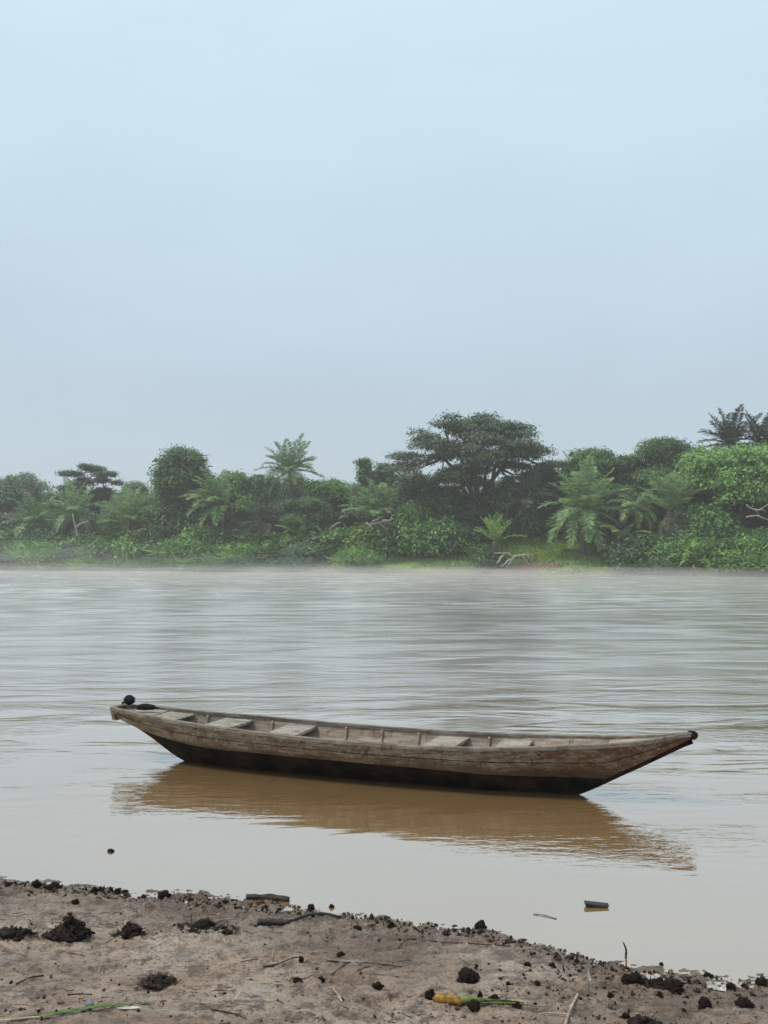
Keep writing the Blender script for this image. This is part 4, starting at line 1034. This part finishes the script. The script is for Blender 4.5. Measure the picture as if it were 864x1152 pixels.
rod('twig', [(473, 1059, .004), (500, 1062, .006), (530, 1064, .006), (560, 1065, .006), (585, 1068, .003)], .004, 'twig', 'long dark twig near the water edge right of centre', 'twig', 6, taper=.6, wob=.0008)
rod('twig', [(448, 1068, .004), (458, 1062, .01), (468, 1060, .004)], .0035, 'twig', 'small bent twig left of the long water-edge twig', 'twig', 6)
rod('twig', [(566, 1063, .004), (580, 1062, .008)], .006, 'twig', 'dark stub of stick at the water edge right of the long twig', 'twig', 6)
rod('twig', [(237, 1137, .004), (255, 1140, .006), (272, 1143, .004)], .0045, 'twig', 'thin dark twig below the dry curled pod', 'twig', 6, taper=.5)
rod('twig', [(228, 1135, .004), (245, 1132, .008), (262, 1131, .006)], .003, 'twig_pale', 'fine pale twig under the dry curled pod', 'twig', 5)
rod('twig', [(65, 1071, .003), (80, 1075, .004), (96, 1076, .002)], .0028, 'twig', 'fine twig on the mud below the biggest weed heap', 'twig', 5)
rod('twig', [(18, 1107, .004), (34, 1102, .008), (49, 1098, .004)], .004, 'twig', 'short dark twig near the left edge above the reed', 'twig', 6)
rod('twig', [(76, 1122, .003), (90, 1119, .006), (103, 1121, .003)], .0032, 'twig', 'short dark twig just above the reed blade', 'twig', 5)
rod('twig', [(110, 1096, .004), (116, 1090, .05)], .0022, 'twig_pale', 'tiny pale twig poking up left of centre on the left mud', 'twig', 5)
rod('twig', [(600, 1149, .006), (612, 1142, .008), (640, 1146, .006)], .0035, 'twig_pale', 'thin pale stem lying left of the leaning pale stick', 'twig', 5)
rod('twig', [(374, 1113, .003), (380, 1120, .006), (385, 1128, .003)], .004, 'twig_pale', 'short pale broken twig below the round black pebble clod', 'twig', 6)
rod('pale_stick', [(634, 1162, .012), (641, 1143, .022), (650, 1124, .012)], .0075, 'twig_pale', 'pale split stick pointing up from the bottom edge', 'stick', 7, taper=.8)
rod('curved_snag', [(704, 1078, .0), (704.5, 1078, .04), (703, 1078, .065), (701, 1078, .085)], .007, 'twig', 'small dark hooked stick standing up out of the shallow water at right', 'stick', 7, taper=.5)
rod('twig', [(600, 1029, .003), (611, 1030.5, .004), (626, 1034, .002)], .0028, 'twig', 'thin straw floating left of the floating wood chunk', 'twig', 5)
# reed blade: flat, green, lying flat
def blade(pts, w, mat, nm, lab, cat):
    P = np.array([(lambda q: (q[0], q[1], q[2]+h_))(on_mud(px, py)) for px, py, h_ in pts]); base = P.mean(0).copy(); P = P-base
    t = np.linspace(0, 1, len(P)); tt = np.linspace(0, 1, 28); Q = np.stack([ip(tt, t, P[:, k]) for k in range(3)], -1)
    T = unit(np.gradient(Q, axis=0)); S_ = unit(np.cross(T, [0, 0, 1])); ww = (w*np.clip(np.minimum(tt*7, (1-tt)*2.2), .12, 1))[:, None]
    rows_ = np.stack([Q-S_*ww+np.array([0, 0, .25])*ww, Q-np.array([0, 0, .1])*ww, Q+S_*ww+np.array([0, 0, .25])*ww], 1)
    m = MB(); m.add(rows_.reshape(-1, 3), gridf(28, 3)); m.add((rows_-np.array([0, 0, .0015])).reshape(-1, 3), gridf(28, 3)[:, ::-1])
    o_ = m.build(nm, M[mat], None, tuple(base), True); return tag(o_, lab, cat)
blade([(38, 1149, .006), (70, 1143, .012), (110, 1137, .018), (145, 1133, .014), (174, 1130, .010)], .013, 'reed', 'reed_blade', 'long green reed blade lying on the mud at lower left', 'reed')
blade([(-10, 1151, .006), (40, 1146, .006), (90, 1141, .006)], .007, 'reed_pale', 'reed_blade', 'pale dry reed blade under the long green one', 'reed')
blade([(560, 1131, .010), (585, 1133, .012), (608, 1132, .006)], .008, 'reed_pale', 'reed_blade', 'pale shredded strip of leaf trailing from the yellow stalk', 'reed')
# yellow stalk
x0, y0, z0 = on_mud(487, 1130); x1, y1, z1 = on_mud(545, 1132); x2, y2, z2 = on_mud(600, 1136)
root = empty('plant_stalk', (x0, y0, z0), math.atan2(y1-y0, x1-x0)); L1 = math.hypot(x1-x0, y1-y0); L2 = math.hypot(x2-x0, y2-y0)
tag(root, 'rotting plant stalk, orange-yellow at one end and green at the other', 'stalk')
m = MB(); tt = np.linspace(0, 1, 14); m.add(*tube([(t*L1*.55, .005*math.sin(t*5), .018+.004*math.sin(t*4)) for t in tt], .022*np.array([.35, .75, .95, 1.06, .98, 1.02, .9, .97, 1.03, .94, .88, .93, .85, .8]), 12)); m.build('yellow_end', M['stalk_yellow'], root, smooth=True)
m = MB(); m.add(*tube([(L1*(.54+.46*t), .003*math.sin(t*4), .021-.004*t) for t in tt], np.linspace(.018, .012, 14)*(1+.12*np.sin(tt*17)), 12)); m.build('green_middle', M['stalk_green'], root, smooth=True)
m = MB(); rg = np.random.default_rng(3)
for k in range(7): limb(m, (L1*.92, rg.normal()*.008, .016), (L2*rg.uniform(.75, 1.02), rg.normal()*.022, .010), .006, .0025, rg, .04, 8, 5)
m.build('shredded_tail', M['stalk_green'], root, smooth=True)
for (px, py, w_, h_, lab, k) in [(519, 1128, 9, 6, 'tiny dark clod sitting behind the yellow-green joint of the stalk', 1), (533, 1134, 20, 10, 'dark muddy lump stuck on the green middle of the stalk', 2), (540, 1127, 9, 12, 'upright dark lump behind the stalk middle', 0),
                                 (556, 1129, 13, 10, 'dark grey lump at the green end of the stalk', 3), (581, 1136, 12, 7, 'dark lump lying on the shredded tail of the stalk', 1)]:
    clod(px, py, w_, h_, lab, k, grp='dark clods on the mud', dz=.006)
# floating chunk of wood
x, y, _ = on_mud(671, 1020); d_ = CH*F/(1020-YH); x = (671-CX)/F*d_
m = MB(); V, Q = boxv(-.075, .075, -.03, .03, -.015, .028)
V = np.array([(-.078, -.03, .034), (-.062, -.022, -.012), (-.078, .03, .034), (-.06, .02, -.012), (.076, -.028, .026), (.052, -.02, -.012), (.076, .03, .028), (.05, .02, -.012)])
Q = np.array([[0, 1, 5, 4], [2, 6, 7, 3], [0, 4, 6, 2], [1, 3, 7, 5], [0, 2, 3, 1], [4, 5, 7, 6]])
m.add(V, Q); o_ = m.build('wood_chunk', M['driftlog'], None, (x, d_, .0)); o_.rotation_euler = (0, .05, -.1); o_.scale = (1, 1, .72); bevel(o_, .004)
tag(o_, 'grey broken chunk of wood floating near the shore at right', 'wood chunk')

# crumbs and plant litter nobody could count
def scatter(n, rg, fn):
    x = rg.uniform(-3.2, 2.9, n); d = rg.uniform(-.05, 2.2, n); y = shoreY(x)-d
    p = fn(x, y, d); k = rg.uniform(0, 1, n) < p; return x[k], y[k], d[k]
rg = np.random.default_rng(9)
def dens(x, y, d):
    line = np.exp(-((d-.06)/.11)**2)*1.6
    clump = sstep(.10, .50, fbm(x*1.1, y*1.6, 0, 51, 3))*.30
    corner = sstep(.4, 1.5, x)*sstep(1.3, .1, d)*.45
    return np.clip((line+clump+corner+.05)*(.4+.9*sstep(-.2, .4, fbm(x*5, y*7, 0, 52, 2))), 0, 1)
x, y, d = scatter(26000, rg, dens); nn = len(x)
V0, F0 = ico(1)
size = (.0022+.008*rg.uniform(0, 1, nn)**3.2)*(1+.9*np.exp(-((d-.08)/.12)**2)*rg.uniform(0, 1, nn))
z = mud_h(x, y)
base = np.stack([x, y, z+size*.35], -1)
dirs = V0[None]*(1+.35*rg.normal(size=(nn, len(V0), 1)))*size[:, None, None]*rg.uniform(.6, 1.4, (nn, 1, 3))
VV = (base[:, None]+dirs).reshape(-1, 3); FF = (F0[None]+(np.arange(nn)*len(V0))[:, None, None]).reshape(-1, 3)
half = rg.uniform(size=nn) < .66
mb = MB(); mb.v = [VV]; mb.n = len(VV); FFm = FF.reshape(nn, -1, 3)
mb.f = [FFm[half].reshape(-1, 3), FFm[~half].reshape(-1, 3)]; mb.mi = [np.zeros(len(mb.f[0])), np.ones(len(mb.f[1]))]
tag(mb.build('mud_crumbs', [M['clod'], M['clod_brown']]), 'small dark crumbs of mud strewn along the waterline', None, None, 'stuff')
m = MB()
x, y, d = scatter(5200, rg, lambda x, y, d: np.clip(.10+.45*sstep(.0, .5, fbm(x*1.2, y*2.0, 0, 53, 3))+.35*np.exp(-((d-.5)/.3)**2)*(x < -.2), 0, 1))
for i in range(len(x)):
    a_ = rg.normal()*.45 + (math.pi if rg.uniform() < .5 else 0); L = (.006+.08*rg.uniform()**3.4)*(1 if rg.uniform() < .92 else 1.8); n_ = 4
    t = np.linspace(-.5, .5, n_); bend_ = rg.normal()*.25
    px_ = x[i]+L*t*math.cos(a_)-bend_*L*t*t*math.sin(a_); py_ = y[i]+L*t*math.sin(a_)+bend_*L*t*t*math.cos(a_)
    pz_ = mud_h(px_, py_)+.0015+.002*rg.uniform(0, 1)
    m.add(*tube(np.stack([px_, py_, pz_], -1), np.linspace(.0015, .0006, n_)*rg.uniform(.5, 1.9), 4, False), 0 if rg.uniform() < .8 else 1)
tag(m.build('plant_litter', [M['twig'], M['twig_pale']]), 'fine fibres and bits of stalk scattered on the mud', None, None, 'stuff')

# ------------------------------------------------------------------ air
def volmat(name, color, density, aniso=.0):
    m, nt, out = newmat(name)
    v = nt.nodes.new('ShaderNodeVolumePrincipled'); v.inputs['Color'].default_value = (*color, 1); v.inputs['Density'].default_value = density
    v.inputs['Anisotropy'].default_value = aniso
    nt.links.new(v.outputs[0], out.inputs['Volume']); return m
V, Q = boxv(-1450, 1450, -390, 2150, -3.0, 34)
hz = MB().add(V, Q).build('haze', volmat('haze_air', (.95, .98, 1.0), .00054, .0)); tag(hz, 'pale morning haze over the river', None, None, 'stuff')
mm = volmat('river_mist', (.97, .985, 1.0), .0060)
V0, F0 = ico(4)
rg = np.random.default_rng(17)
wis = [(0, -2, 34, 12, 4.2), (130, 0, 26, 10, 3.4), (-70, -2, 32, 12, 4.6), (240, 1, 22, 7, 2.2), (410, 1.5, 18, 6, 2.0), (600, 3, 16, 5, 1.4), (60, 16, 22, 10, .9), (190, 12, 16, 8, 1.0), (290, 12, 16, 9, .9), (385, 13, 15, 8, .9), (470, 11, 12, 7, .8), (560, 12, 13, 8, .8), (650, 11, 12, 7, .7), (745, 11, 12, 7, .8), (840, 12, 14, 7, .8),
       (30, 36, 20, 10, .8), (250, 34, 20, 10, .8), (430, 30, 18, 9, .9), (640, 32, 18, 9, 1.0), (800, 30, 16, 8, .7), (530, 52, 12, 8, .6), (330, 54, 14, 8, .6), (130, 56, 12, 8, .6), (740, 50, 10, 7, .5)]
for i, (px, dn, lx, ly, lz) in enumerate(wis):
    d_ = wd(px)-dn; x_ = (px-CX)/F*d_
    v = V0*(1+.25*fbm(V0[:, 0]*2+i, V0[:, 1]*2, V0[:, 2]*2, i, 2))[:, None]*np.array([lx, ly, lz])
    v = v[:, :]; v[:, 2] = np.maximum(v[:, 2], -.35)
    o_ = MB().add(v, F0).build('mist', mm, None, (x_, d_, .30), True); o_.rotation_euler = (0, 0, -.45)
    tag(o_, 'thin white mist lying on the river', None, 'mist along the far bank', 'stuff')

# ------------------------------------------------------------------ sky and sun
EL, AZ = rad(62), rad(-98)         # sun high to the left, behind thin cloud
w = bpy.data.worlds.new('World'); scene.world = w; w.use_nodes = True; nt = w.node_tree; nt.nodes.clear(); N = NT(nt)
sky = N.n('ShaderNodeTexSky'); sky.sky_type = 'NISHITA'; sky.sun_disc = False; sky.sun_elevation = EL; sky.sun_rotation = AZ
sky.air_density = 1.0; sky.dust_density = 3.0
tc = N.n('ShaderNodeTexCoord'); sep = N.n('ShaderNodeSeparateXYZ'); N.l(tc.outputs['Generated'], sep.inputs[0])
cl = N.ramp(sep.outputs[2], [(.0, (4.9, 5.7, 6.4)), (.15, (4.85, 5.9, 6.8)), (.30, (5.5, 6.9, 7.95)), (.50, (6.4, 8.1, 9.1)), (1.0, (6.9, 8.1, 8.8))])
mp = N.n('ShaderNodeMapping'); mp.inputs['Scale'].default_value = (1, 1, 3.2); N.l(tc.outputs['Generated'], mp.inputs['Vector'])
cn = N.ramp(N.noise(mp.outputs[0], 2.2, 5, .55, .3), [(.3, .955), (.7, 1.045)])
cl = N.mix(1.0, cl, cn, 'MULTIPLY')
c = N.mix(.90, sky.outputs[0], cl)
bg = N.n('ShaderNodeBackground'); bg.inputs['Strength'].default_value = .1; N.l(c, bg.inputs['Color'])
ow = N.n('ShaderNodeOutputWorld'); N.l(bg.outputs[0], ow.inputs['Surface'])
sd = bpy.data.lights.new('sun', 'SUN'); sd.energy = 3.0; sd.angle = rad(15); sd.color = (1.0, .93, .83)
so = bpy.data.objects.new('sun', sd); COL.objects.link(so)
sv = Vector((math.sin(AZ)*math.cos(EL), math.cos(AZ)*math.cos(EL), math.sin(EL)))   # direction towards the sun
so.rotation_euler = sv.to_track_quat('Z', 'Y').to_euler()

# ------------------------------------------------------------------ camera
cd = bpy.data.cameras.new('camera'); cam = bpy.data.objects.new('camera', cd); COL.objects.link(cam); scene.camera = cam
cam.location = (0, 0, CH); cam.rotation_euler = (rad(90), 0, 0)
cd.sensor_fit = 'VERTICAL'; cd.sensor_height = 36; cd.sensor_width = 27; cd.lens = F/1152*36; cd.shift_y = (YH-576)/1152
cd.clip_start = .05; cd.clip_end = 6000
vs = scene.view_settings; vs.view_transform = 'Standard'; vs.look = 'None'; vs.gamma = 1; vs.exposure = .12
try: vs.use_curve_mapping = False
except Exception: pass
scene.cycles.max_bounces = 8; scene.cycles.diffuse_bounces = 3; scene.cycles.glossy_bounces = 3; scene.cycles.transmission_bounces = 3
scene.cycles.volume_bounces = 1; scene.cycles.transparent_max_bounces = 8
